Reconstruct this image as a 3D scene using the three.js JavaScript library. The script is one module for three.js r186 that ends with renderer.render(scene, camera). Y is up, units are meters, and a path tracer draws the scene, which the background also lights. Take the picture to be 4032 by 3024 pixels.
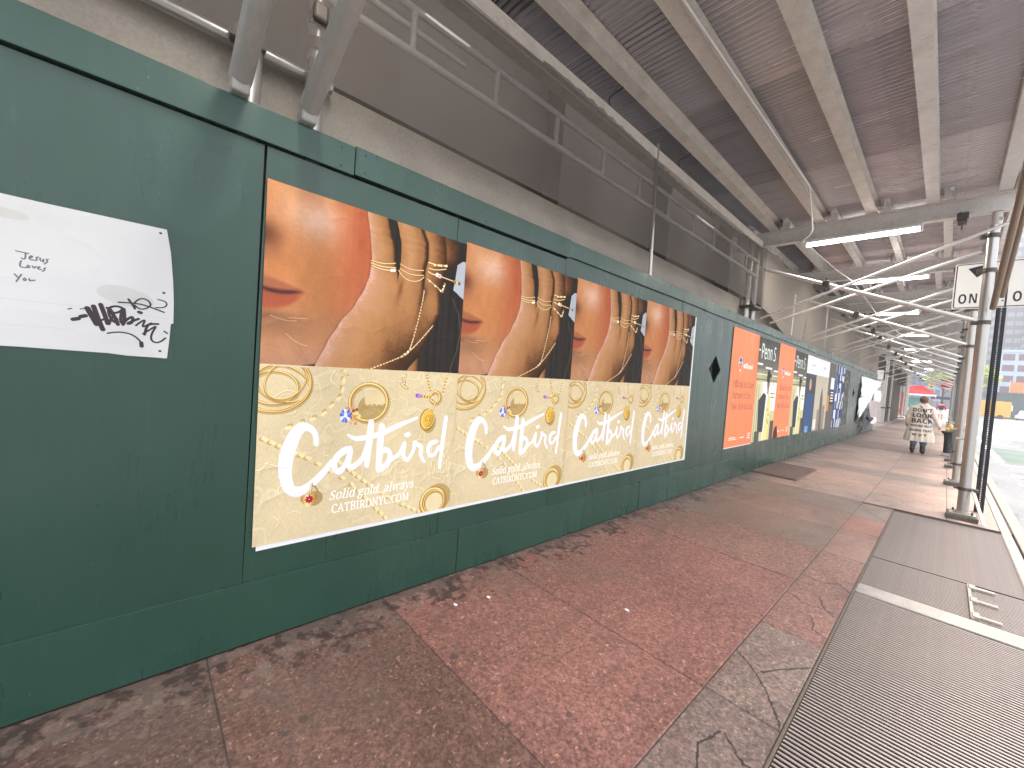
import * as THREE from 'three';
import { mergeGeometries } from 'three/addons/utils/BufferGeometryUtils.js';
import { RoundedBoxGeometry } from 'three/addons/geometries/RoundedBoxGeometry.js';
import { RectAreaLightUniformsLib } from 'three/addons/lights/RectAreaLightUniformsLib.js';

// ---------- camera, sky, sun, exposure ----------
const scene = new THREE.Scene();
const camera = new THREE.PerspectiveCamera(87.18, 4 / 3, 0.05, 1500);
camera.position.set(2.5, 1.6, 0);
camera.rotation.order = 'YXZ';
camera.rotation.set(THREE.MathUtils.degToRad(-1.808), THREE.MathUtils.degToRad(47.134), THREE.MathUtils.degToRad(4.327));
const renderer = new THREE.WebGLRenderer({ antialias: true });
renderer.toneMapping = THREE.LinearToneMapping;
renderer.toneMappingExposure = 2.22;
renderer.shadowMap.enabled = true;
RectAreaLightUniformsLib.init();

const sunDir = new THREE.Vector3(0.14, 0.93, -0.33).normalize();
{ // bright overcast sky: thin cloud, brighter towards the hidden sun
  const w = 512, h = 256, d = new Float32Array(w * h * 4);
  const rnd = (x, y) => { const s = Math.sin(x * 127.1 + y * 311.7) * 43758.5453; return s - Math.floor(s); };
  const vn = (x, y, px) => {
    const i = Math.floor(x), j = Math.floor(y), f = x - i, g = y - j, u = f * f * (3 - 2 * f), v = g * g * (3 - 2 * g);
    const a = rnd(i % px, j), b = rnd((i + 1) % px, j), c = rnd(i % px, j + 1), e = rnd((i + 1) % px, j + 1);
    return (a * (1 - u) + b * u) * (1 - v) + (c * (1 - u) + e * u) * v;
  };
  for (let j = 0; j < h; j++) for (let i = 0; i < w; i++) {
    const el = ((j + 0.5) / h - 0.5) * Math.PI, az = ((i + 0.5) / w) * 2 * Math.PI;   // row 0 is straight down
    const dir = new THREE.Vector3(-Math.cos(el) * Math.cos(az), Math.sin(el), -Math.cos(el) * Math.sin(az));
    const c = 0.5 * vn(i / w * 8, j / 24, 8) + 0.3 * vn(i / w * 16, j / 12, 16) + 0.2 * vn(i / w * 40, j / 6, 40);
    const s = Math.max(0, dir.dot(sunDir));
    let L = (0.95 + 0.5 * Math.max(0, dir.y)) * (0.85 + 0.3 * c) + 0.6 * Math.pow(s, 6) + 0.8 * Math.pow(s, 60);
    if (dir.y < 0) L *= Math.max(0.3, 1 + dir.y * 3);
    const k = (j * w + i) * 4;
    d[k] = L * 0.96; d[k + 1] = L * 0.99; d[k + 2] = L * 1.07; d[k + 3] = 1;
  }
  const t = new THREE.DataTexture(d, w, h, THREE.RGBAFormat, THREE.FloatType);
  t.mapping = THREE.EquirectangularReflectionMapping; t.magFilter = t.minFilter = THREE.LinearFilter; t.needsUpdate = true;
  scene.background = t; scene.environment = t; scene.backgroundIntensity = 1.25; scene.environmentIntensity = 1.25;
}
const sun = new THREE.DirectionalLight(0xfff8ef, 2.8);
sun.position.copy(sunDir).multiplyScalar(60); sun.position.z -= 20; sun.target.position.set(0, 0, -20);
sun.castShadow = true; sun.shadow.radius = 14; sun.shadow.mapSize.set(2048, 2048);
Object.assign(sun.shadow.camera, { left: -50, right: 50, top: 50, bottom: -50, near: 1, far: 200 });
scene.add(sun, sun.target);

// ---------- helpers ----------
let seed = 7;
function rand() { seed = (seed * 1664525 + 1013904223) >>> 0; return seed / 4294967296; }
const rr = (a, b) => a + (b - a) * rand();
const used = {};
function numbered(n) { const k = used[n] = (used[n] ?? -1) + 1; return k ? n + '_' + String(k).padStart(3, '0') : n; }
function shadows(o) { o.castShadow = o.receiveShadow = true; return o; }
function tag(o, label, category, group, kind) {
  o.userData.label = label;
  if (category) o.userData.category = category;
  if (group) o.userData.group = group;
  if (kind) o.userData.kind = kind;
  return o;
}
function thing(name, label, category, pos = [0, 0, 0], group) {
  const g = new THREE.Group(); g.name = numbered(name); g.position.set(...pos); scene.add(g);
  return tag(g, label, category, group);
}
function structure(name, label, pos = [0, 0, 0]) {
  const g = new THREE.Group(); g.name = name; g.position.set(...pos); scene.add(g);
  g.userData.kind = 'structure'; if (label) g.userData.label = label; return g;
}
// box projection: uv in metres by the dominant axis of the normal
function metres(g, s = 1) {
  const p = g.attributes.position, n = g.attributes.normal, uv = new Float32Array(p.count * 2);
  for (let i = 0; i < p.count; i++) {
    const x = Math.abs(n.getX(i)), y = Math.abs(n.getY(i)), z = Math.abs(n.getZ(i));
    let u, v;
    if (x >= y && x >= z) { u = p.getZ(i); v = p.getY(i); } else if (y >= z) { u = p.getX(i); v = p.getZ(i); } else { u = p.getX(i); v = p.getY(i); }
    uv[2 * i] = u * s; uv[2 * i + 1] = v * s;
  }
  g.setAttribute('uv', new THREE.BufferAttribute(uv, 2)); return g;
}
const merge = (list) => list.length === 1 ? list[0] : mergeGeometries(list.map((g) => (g.index ? g.toNonIndexed() : g)));
function part(name, geos, mat, parent = scene, uv = true) {
  const g = merge(Array.isArray(geos) ? geos : [geos]);
  if (uv) metres(g);
  const m = shadows(new THREE.Mesh(g, mat)); m.name = parent === scene ? numbered(name) : name; parent.add(m);
  if (parent !== scene && !(parent.userData._n)) parent.userData._n = undefined;
  return m;
}
const box = (x0, x1, y0, y1, z0, z1) => new THREE.BoxGeometry(x1 - x0, y1 - y0, Math.abs(z1 - z0)).translate((x0 + x1) / 2, (y0 + y1) / 2, (z0 + z1) / 2);
const rbox = (x0, x1, y0, y1, z0, z1, r = 0.006, s = 2) => new RoundedBoxGeometry(x1 - x0, y1 - y0, Math.abs(z1 - z0), s, Math.min(r, (x1 - x0) * 0.49, (y1 - y0) * 0.49)).translate((x0 + x1) / 2, (y0 + y1) / 2, (z0 + z1) / 2);
const V = (a) => new THREE.Vector3(...a);
function rod(a, b, r, seg = 12, r2 = r) {
  const A = V(a), B = V(b), d = B.clone().sub(A), g = new THREE.CylinderGeometry(r2, r, d.length(), seg);
  g.applyQuaternion(new THREE.Quaternion().setFromUnitVectors(new THREE.Vector3(0, 1, 0), d.clone().normalize()));
  return g.translate(...A.add(B).multiplyScalar(0.5).toArray());
}
function bar(a, b, w, t) { // flat bar
  const A = V(a), B = V(b), d = B.clone().sub(A), g = new THREE.BoxGeometry(w, d.length(), t);
  g.applyQuaternion(new THREE.Quaternion().setFromUnitVectors(new THREE.Vector3(0, 1, 0), d.clone().normalize()));
  return g.translate(...A.add(B).multiplyScalar(0.5).toArray());
}
const tubeOf = (pts, r, n = 40, seg = 8) => new THREE.TubeGeometry(new THREE.CatmullRomCurve3(pts.map(V), false, 'catmullrom', 0.3), n, r, seg);
function extrude(pts, depth, holes = []) {
  const s = new THREE.Shape(pts.map(([x, y]) => new THREE.Vector2(x, y)));
  for (const h of holes) s.holes.push(new THREE.Path(h.map(([x, y]) => new THREE.Vector2(x, y))));
  return new THREE.ExtrudeGeometry(s, { depth, bevelEnabled: false });
}
function ibeam(w, h, tf, tw, L) { // section in x,y, along z from 0 to -L, bottom at y 0
  const a = w / 2, b = tw / 2;
  const pts = [[-a, 0], [a, 0], [a, tf], [b, tf * 1.7], [b, h - tf * 1.7], [a, h - tf], [a, h], [-a, h], [-a, h - tf], [-b, h - tf * 1.7], [-b, tf * 1.7], [-a, tf]];
  return extrude(pts, L).translate(0, 0, -L);
}

// ---------- tileable noise and textures ----------
function lattice(n, sd) { const a = new Float32Array(n * n); let s = sd * 7919 + 13; for (let i = 0; i < a.length; i++) { s = (s * 1664525 + 1013904223) >>> 0; a[i] = s / 4294967296; } return a; }
const lat = {};
function noise(x, y, n, sd, ny = n) { // x, y in 0..1, period 1, n cells
  const key = sd; const T = lat[key] ?? (lat[key] = lattice(256, sd));
  const X = x * n, Y = y * ny, i = Math.floor(X), j = Math.floor(Y), f = X - i, g = Y - j, u = f * f * (3 - 2 * f), v = g * g * (3 - 2 * g);
  const m = (k, q) => ((k % q) + q) % q, i0 = m(i, n) & 255, i1 = m(i + 1, n) & 255, j0 = (m(j, ny) & 255) * 256, j1 = (m(j + 1, ny) & 255) * 256;
  return (T[j0 + i0] * (1 - u) + T[j0 + i1] * u) * (1 - v) + (T[j1 + i0] * (1 - u) + T[j1 + i1] * u) * v;
}
function fbm(x, y, n, sd, oct = 4) { let s = 0, a = 0.5, t = 0; for (let o = 0; o < oct; o++) { s += a * noise(x, y, n << o, sd + o); t += a; a *= 0.55; } return s / t; }
const clamp = (x, a = 0, b = 1) => Math.min(b, Math.max(a, x));
const lerp = (a, b, t) => a + (b - a) * t;
const ss = (a, b, x) => { const t = clamp((x - a) / (b - a)); return t * t * (3 - 2 * t); };
const mix3 = (a, b, t) => [lerp(a[0], b[0], t), lerp(a[1], b[1], t), lerp(a[2], b[2], t)];
function tex(w, h, f, { srgb = true, rep = true } = {}) { // f(x, y) in 0..1, y up -> [r, g, b] 0..255
  const d = new Uint8Array(w * h * 4);
  for (let j = 0; j < h; j++) for (let i = 0; i < w; i++) {
    const c = f((i + 0.5) / w, (j + 0.5) / h), k = (j * w + i) * 4;
    if (typeof c === 'number') d[k] = d[k + 1] = d[k + 2] = clamp(c, 0, 255); else { d[k] = clamp(c[0], 0, 255); d[k + 1] = clamp(c[1], 0, 255); d[k + 2] = clamp(c[2], 0, 255); }
    d[k + 3] = 255;
  }
  const t = new THREE.DataTexture(d, w, h, THREE.RGBAFormat); t.magFilter = THREE.LinearFilter; t.minFilter = THREE.LinearFilter;
  if (srgb) t.colorSpace = THREE.SRGBColorSpace; if (rep) t.wrapS = t.wrapT = THREE.RepeatWrapping;
  t.needsUpdate = true; return t;
}
const scaled = (t, sx, sy = sx) => { const c = t.clone(); c.repeat.set(sx, sy); c.needsUpdate = true; return c; };
const std = (o) => new THREE.MeshStandardMaterial(o);

const mottle = tex(512, 512, (x, y) => 150 + 90 * (fbm(x, y, 8, 3, 5) - 0.5) * 2, { srgb: false });
const galvTex = tex(512, 512, (x, y) => { const a = fbm(x, y, 10, 11, 5), b = noise(x, y, 64, 21), c = ss(0.55, 0.75, fbm(x, y, 4, 31, 4)); const v = 212 + 22 * (a - 0.5) + 12 * (b - 0.5) - 8 * c; return [v * 1.0, v * 0.985, v * 0.96]; });
const galvRough = tex(256, 256, (x, y) => 110 + 90 * fbm(x, y, 8, 41, 5), { srgb: false });
const bumpFine = tex(512, 512, (x, y) => 255 * (0.6 * fbm(x, y, 32, 51, 4) + 0.4 * noise(x, y, 200, 57)), { srgb: false });
// ---------- materials ----------
const M = {};
M.galv = std({ color: 0xffffff, map: galvTex, metalness: 0.05, roughness: 0.5, roughnessMap: galvRough, bumpMap: bumpFine, bumpScale: 0.0004 });
M.galvDark = std({ color: 0xf4efe8, map: galvTex, metalness: 0.05, roughness: 0.62, bumpMap: bumpFine, bumpScale: 0.0004 });
M.pipe = std({ color: 0xb3b0aa, metalness: 0.75, roughness: 0.33, bumpMap: bumpFine, bumpScale: 0.0003 });
M.tube = std({ color: 0xdad9d6, metalness: 0.45, roughness: 0.38 });
M.pipeWorn = std({ color: 0xc4c5c3, map: scaled(galvTex, 3), metalness: 0.1, roughness: 0.6, bumpMap: bumpFine, bumpScale: 0.0008 });
M.rusty = std({ color: 0xa3917f, map: scaled(galvTex, 3), metalness: 0.4, roughness: 0.5, bumpMap: bumpFine, bumpScale: 0.0005 });
M.clamp = std({ color: 0x6e6760, map: scaled(galvTex, 6), metalness: 0.5, roughness: 0.55 });
M.black = std({ color: 0x17181b, roughness: 0.5, metalness: 0.1 });
M.blackMetal = std({ color: 0x26282d, roughness: 0.42, metalness: 0.4 });
M.white = std({ color: 0xe2e1de, roughness: 0.6 });
M.darkVoid = std({ color: 0x1b1917, roughness: 0.95 });

// fence paint: dark green enamel over plywood, with roller marks, chips and scuffs of its own
const greenTex = tex(1024, 2048, (x, y) => {
  const a = fbm(x, y, 6, 61, 4), b = noise(x, y, 128, 67, 24), g = noise(x, y, 256, 71, 14);
  let c = [38, 69, 58].map((v, i) => v * (0.96 + 0.16 * (a - 0.5) + 0.025 * (b - 0.5) + 0.02 * (g - 0.5)) + (i === 0 ? 3 * (a - 0.5) : 0));
  const patch = ss(0.62, 0.66, fbm(x, y, 5, 77, 3)) * 0.10; c = mix3(c, [58, 97, 86], patch * 2);     // repainted patches
  const chip = noise(x, y, 190, 83, 250) > 0.988 && fbm(x, y, 12, 87, 2) > 0.53 ? 1 : 0; if (chip) c = mix3(c, [175, 186, 178], 0.6);
  const scr = ss(0.93, 0.97, noise(x, y, 200, 91, 18)) * ss(0.5, 0.62, fbm(x, y, 7, 93, 3)); c = mix3(c, [96, 126, 116], scr * 0.14);
  return c;
});
const greenRough = tex(512, 1024, (x, y) => 52 + 44 * fbm(x, y, 8, 97, 4) + 8 * noise(x, y, 128, 99, 20), { srgb: false });
const greenBump = tex(512, 1024, (x, y) => 255 * (0.7 * fbm(x, y, 16, 101, 4) + 0.3 * noise(x, y, 256, 103, 12)), { srgb: false });
const plyWave = tex(512, 64, (x, y) => 255 * (0.7 * noise(x, y, 9, 105, 1) + 0.3 * noise(x, y, 21, 106, 2)), { srgb: false });
const greenMat = (c) => std({ color: c, map: scaled(greenTex, 0.5, 0.25), roughness: 1, roughnessMap: scaled(greenRough, 0.5, 0.25), bumpMap: scaled(plyWave, 0.5, 0.3), bumpScale: 0.011 });
const greens = [0xffffff, 0xf4faf6, 0xfafff8].map(greenMat);
const greenTrim = [0xffffff, 0xf2f6f2, 0xfdfff8].map((c) => { const m = greenMat(c); m.color.multiplyScalar(1.12); return m; });

// ---------- ground, road, kerb ----------
const asphaltTex = tex(1024, 1024, (x, y) => { const a = fbm(x, y, 6, 111, 5), b = noise(x, y, 256, 117), p = ss(0.58, 0.62, fbm(x, y, 3, 121, 3)); const v = 124 + 24 * (a - 0.5) + 30 * (b - 0.5) - 14 * p; return [v, v * 0.99, v * 0.985]; });
M.asphalt = std({ map: scaled(asphaltTex, 0.25), roughness: 0.85, bumpMap: bumpFine, bumpScale: 0.003 });
M.paintWhite = std({ color: 0xe6e4de, roughness: 0.7, bumpMap: bumpFine, bumpScale: 0.002 });
M.bikeGreen = std({ color: 0xc6e0cc, map: scaled(asphaltTex, 0.4), roughness: 0.8 });
const groundS = part('ground', new THREE.PlaneGeometry(1400, 1400).rotateX(-Math.PI / 2).translate(0, -0.16, -200), std({ color: 0x8a8884, map: scaled(asphaltTex, 0.1), roughness: 0.9 })); groundS.userData.kind = 'structure';
const road = part('road', [box(3.325, 26, -0.156, -0.12, -300, 40), box(-200, 3.3, -0.156, -0.12, -76, -61)], M.asphalt); road.userData.kind = 'structure';
const marks = structure('road_markings');
const flat = (x0, x1, z0, z1, y) => new THREE.PlaneGeometry(x1 - x0, Math.abs(z1 - z0)).rotateX(-Math.PI / 2).translate((x0 + x1) / 2, y, (z0 + z1) / 2);
part('bike_lane_paint', flat(3.95, 5.6, -20.5, -27, -0.116), M.bikeGreen, marks);
for (const z of [-11.2, -12.9, -14.6, -16.3, -19.2]) part('white_bar', flat(3.75, 5.6, z, z - 0.32, -0.112), M.paintWhite, marks);
part('white_line', flat(3.72, 3.86, -20, -60, -0.112), M.paintWhite, marks);
part('white_line', flat(5.66, 5.8, 10, -60, -0.112), M.paintWhite, marks);
for (let z = -36; z > -54; z -= 1.5) part('crosswalk_bar', flat(4.3, 20, z, z - 0.6, -0.112), M.paintWhite, marks);
for (let z = -62; z > -150; z -= 9) part('lane_dash', flat(9.0, 9.15, z, z - 3, -0.112), M.paintWhite, marks);

// concrete kerb strip with a groove and a granite edge
const concTex = tex(512, 512, (x, y) => { const a = fbm(x, y, 8, 131, 5), b = noise(x, y, 200, 137); const v = 168 + 40 * (a - 0.5) + 34 * (b - 0.5); return [v, v * 0.975, v * 0.95]; });
M.conc = std({ map: concTex, roughness: 0.85, bumpMap: bumpFine, bumpScale: 0.002 });
M.concLight = std({ color: 0xe8e2da, map: concTex, roughness: 0.8, bumpMap: bumpFine, bumpScale: 0.0015 });
M.kerbEdge = std({ color: 0xe0d6ca, map: concTex, roughness: 0.8, bumpMap: bumpFine, bumpScale: 0.002 });
const kerb = structure('kerb');
for (let z = 3; z > -60; z -= 3) {
  part('kerb_stone', rbox(3.205, 3.325, -0.15, 0.004, z - 2.99, z, 0.012), M.kerbEdge, kerb);
}

// ---------- granite pavement ----------
const PZ = [0.66, -0.31, -1.27, -2.27, -3.27, -4.2, -5.22, -6.23, -7.25, -8.3];
while (PZ[PZ.length - 1] > -57) PZ.push(PZ[PZ.length - 1] - (PZ.length % 3 === 0 ? 1.05 : 1.0));
const BZ = [0.66, -0.4, -1.35, -2.28, -3.24, -4.2, -5.23, -6.35, -7.15, -8.16];
function slabTone(i, border) { // each stone has its own colour
  const h = Math.sin(i * 12.9898 + border * 78.233) * 43758.5453, r = h - Math.floor(h);
  const red = border ? [[106, 89, 81], [108, 92, 83], [118, 99, 90], [121, 102, 92], [129, 93, 82], [130, 96, 84], [136, 101, 88], [143, 99, 84], [125, 109, 97]] : [[97, 75, 66], [108, 79, 69], [129, 89, 79], [131, 89, 79], [130, 90, 80], [127, 93, 81], [119, 98, 86], [127, 101, 89], [121, 104, 93]];
  return i < red.length ? red[i] : mix3([140, 124, 113], [162, 134, 119], r);
}
const findRow = (arr, z) => { for (let i = 0; i < arr.length - 1; i++) if (z <= arr[i] && z > arr[i + 1]) return i; return arr.length - 1; };
// near pavement: 2.1 m by 5 m at 2.6 mm per texel; far: 2.1 m by 12 m repeating
const cracks = [ // cracks of the border stones, x z pairs
  [[1.74, -2.74], [1.85, -2.66], [1.96, -2.52], [2.08, -2.3]], [[1.9, -2.66], [2.0, -2.83], [2.08, -2.95]], [[1.95, -3.62], [1.99, -3.5], [2.0, -3.42], [2.08, -3.38]],
  [[1.93, -4.02], [1.98, -3.86], [2.06, -3.75]], [[1.75, -4.4], [1.9, -4.34], [2.0, -4.45], [2.09, -4.3]], [[1.75, -3.9], [1.86, -3.8], [2.08, -3.82]], [[1.9, -2.05], [1.86, -1.9], [1.92, -1.72], [1.88, -1.5]], [[1.92, -2.05], [2.03, -1.95], [2.08, -1.98]]];
const segD = (px, pz, a, b) => { const dx = b[0] - a[0], dz = b[1] - a[1], t = clamp(((px - a[0]) * dx + (pz - a[1]) * dz) / (dx * dx + dz * dz)); return Math.hypot(px - a[0] - t * dx, pz - a[1] - t * dz); };
const gum = []; for (let i = 0; i < 46; i++) gum.push([rr(0.25, 2.05), rr(-11, 0.4), rr(0.012, 0.03), rr(0.5, 1)]);
const litter = [[0.42, -1.86], [0.36, -1.62], [1.1, -2.55]];
function graniteAt(X, Z, fine) {
  const border = X > 1.735 ? 1 : 0, row = findRow(border ? BZ : PZ, Z);
  let c = slabTone(row, border); const s = fine ? 1 : 0.6, u = X / 2.1, v = -Z / 2.1;
  const uu = u - Math.floor(u), vv = v - Math.floor(v);
  const sp = noise(uu, vv, 250, 141), sp2 = noise(uu, vv, 180, 149), sp3 = noise(uu, vv, 120, 151), cl = fbm(uu, vv, 5, 157, 4);
  let k = 1 + 0.42 * s * (sp - 0.5) + 0.26 * s * (sp3 - 0.5) + 0.24 * (cl - 0.5);
  c = c.map((q) => q * k);
  if (fine && sp2 > 0.84) c = mix3(c, [222, 172, 146], (sp2 - 0.84) * 5); if (fine && sp > 0.9 && sp3 < 0.45) c = mix3(c, [46, 38, 38], 0.55);
  c = mix3(c, [104, 90, 80], 0.35 * ss(0.5, 0.66, fbm(uu, vv, 3, 163, 4)));              // greyed, worn patches
  // grime and old wash marks along the foot of the fence, broken and blotched
  const g1 = 0.62 * fbm(uu, vv, 52, 167, 3) + 0.38 * fbm(uu, vv, 9, 168, 3), g2 = noise(uu, vv, 90, 173), band = X - 0.04 - 0.16 * (noise(uu, vv, 4, 174) - 0.3);
  const grime = ss(0.5, 0.62, g1 + 0.2 * (g2 - 0.5) + 0.16 - 0.95 * band) * (X < 0.55 ? 1 : 0);
  c = mix3(c, [58, 47, 42], 0.7 * grime);
  const salt = ss(0.56, 0.66, fbm(uu, vv, 40, 179, 4) + 0.22 - 0.8 * band) * (X < 0.4 ? 1 : 0); c = mix3(c, [138, 122, 110], 0.42 * salt);
  if (Z > -9) { const sw = Math.abs(((X * 0.9 + 0.22 * Math.sin(Z * 2.1)) % 0.7) - 0.35); c = mix3(c, [96, 70, 60], 0.24 * ss(0.06, 0.02, sw) * ss(0.5, 0.6, fbm(uu, vv, 4, 181, 3))); }
  for (const [gx, gz, r, a] of gum) { const d = Math.hypot((X - gx), (Z - gz) * 0.9) + 0.006 * (sp3 - 0.5); if (d < r) c = mix3(c, [62, 58, 56], 0.62 * a * ss(r, r * 0.6, d)); }
  if (border) for (const L of cracks) for (let i = 0; i < L.length - 1; i++) { const d = segD(X + 0.012 * (sp3 - 0.5), Z + 0.012 * (sp2 - 0.5), L[i], L[i + 1]); if (d < 0.005) c = mix3(c, [40, 33, 31], 0.85); }
  return c;
}
const NEAR = -5.22, Z0 = 0.66, PW = 2.1, FARL = 12.08;
const pavNear = tex(840, 2048, (x, y) => graniteAt(x * PW, Z0 + (NEAR - Z0) * y, true), { rep: false });
const pavFar = tex(512, 2048, (x, y) => graniteAt(x * PW, NEAR - FARL * y, false), { rep: true });
const pavBump = tex(512, 512, (x, y) => 255 * (0.55 * noise(x, y, 200, 141) + 0.25 * noise(x, y, 90, 151) + 0.2 * fbm(x, y, 5, 157)), { srgb: false });
const pavRough = tex(512, 512, (x, y) => 118 + 60 * fbm(x, y, 8, 187, 4) + 26 * noise(x, y, 128, 189), { srgb: false });
M.pavNear = std({ map: pavNear, roughness: 0.9, roughnessMap: scaled(pavRough, 1), bumpMap: scaled(pavBump, 1, 2.7), bumpScale: 0.0025 });
M.pavFar = std({ map: pavFar, roughness: 0.72, roughnessMap: scaled(pavRough, 1, 4), bumpMap: scaled(pavBump, 1, 6), bumpScale: 0.002 });
function slab(x0, x1, z0, z1, parent, h = 0.06) { // chamfered stone, top near y 0
  const b = 0.004, j = 0.003, dy = rr(-0.003, 0.0), a = [x0 + j, x1 - j, z1 + j, z0 - j];
  const P = [], T = (p, q, r, s) => P.push(...p, ...q, ...r, ...p, ...r, ...s);
  const ring = (i, y) => [[a[0] + i, y, a[3] - i], [a[1] - i, y, a[3] - i], [a[1] - i, y, a[2] + i], [a[0] + i, y, a[2] + i]];
  const t = ring(b, dy), m = ring(0, dy - b * 0.7), l = ring(0, -h);
  T(t[0], t[1], t[2], t[3]);
  for (let i = 0; i < 4; i++) { const n = (i + 1) % 4; T(m[i], m[n], t[n], t[i]); T(l[i], l[n], m[n], m[i]); }
  const g = new THREE.BufferGeometry(); g.setAttribute('position', new THREE.Float32BufferAttribute(P, 3)); g.computeVertexNormals();
  const near = z1 > NEAR - 0.02, uv = [];
  for (let i = 0; i < P.length; i += 3) { const X = P[i], Z = P[i + 2]; uv.push((near || x1 <= 2.1 && x0 >= 0 ? X : x0 < 0 ? X * 0.5 + 1.65 : x0 < 2.1 ? X - 1.1 : X - 1.5) / PW, near ? clamp((Z - Z0) / (NEAR - Z0), 0.0005, 0.9995) : (NEAR - Z) / FARL); }
  g.setAttribute('uv', new THREE.Float32BufferAttribute(uv, 2));
  return part('paving_slab', g, near ? M.pavNear : M.pavFar, parent, false);
}
const pav = structure('pavement');
part('mortar_bed', [box(-0.02, 2.085, -0.15, -0.007, -8.3, 3), box(-2.4, 3.2, -0.15, -0.007, -61, -8.3)], std({ color: 0x857a70, map: concTex, roughness: 0.95 }), pav);
for (let i = 0; i < PZ.length - 1; i++) {
  slab(0.0, 1.735, PZ[i], PZ[i + 1], pav);
  if (PZ[i] < -8.2) { slab(1.735, 2.62, PZ[i], PZ[i + 1], pav); slab(2.62, 3.095, PZ[i], PZ[i + 1], pav); }
  if (PZ[i] < -27.4) slab(-2.2, 0.0, PZ[i], PZ[i + 1], pav);
}
for (let i = 0; i < BZ.length - 1; i++) slab(1.735, 2.085, BZ[i], BZ[i + 1], pav);
slab(0, 1.735, 3, 0.66, pav); slab(1.735, 2.085, 3, 0.66, pav);
for (let z = 2; z > -56; z -= 2.04) part('kerb_strip', rbox(3.1, 3.185, -0.14, -0.001, z - 2.034, z, 0.006), M.concLight, pav);
for (let z = -56; z > -61; z -= 2.5) part('light_paving', box(-2.4, 3.19, -0.05, 0.006, z - 2.49, z), M.concLight, pav);
// small bits of litter near the fence
for (const [x, z] of litter) { const g = new THREE.IcosahedronGeometry(0.012, 1); g.scale(1.5, 0.35, 1); g.translate(x, 0.004, z); tag(part('paper_scrap', g, M.white), ['tiny white scrap on the red slab by the fence foot, beside the second baseboard', 'tiny white scrap of paper on the slab under the first poster pair', 'small white scrap in the middle of the large red slab'][litter.findIndex((l) => l[1] === z)], 'paper scrap'); }

{
  const g = thing('cover_plate', 'flat worn cover plate lying on the pavement against the fence below the orange posters', 'cover plate', [0.37, 0, -9.7]);
  part('plate', rbox(-0.35, 0.36, 0.002, 0.03, -0.84, 0.85, 0.006), std({ color: 0x9a8578, map: concTex, roughness: 0.85, bumpMap: bumpFine, bumpScale: 0.003 }), g); part('rim', [rbox(-0.36, 0.38, 0.001, 0.02, 0.85, 0.88, 0.004), rbox(0.36, 0.385, 0.001, 0.02, -0.85, 0.85, 0.004)], std({ color: 0x6d5c50, roughness: 0.9 }), g);
}
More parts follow.
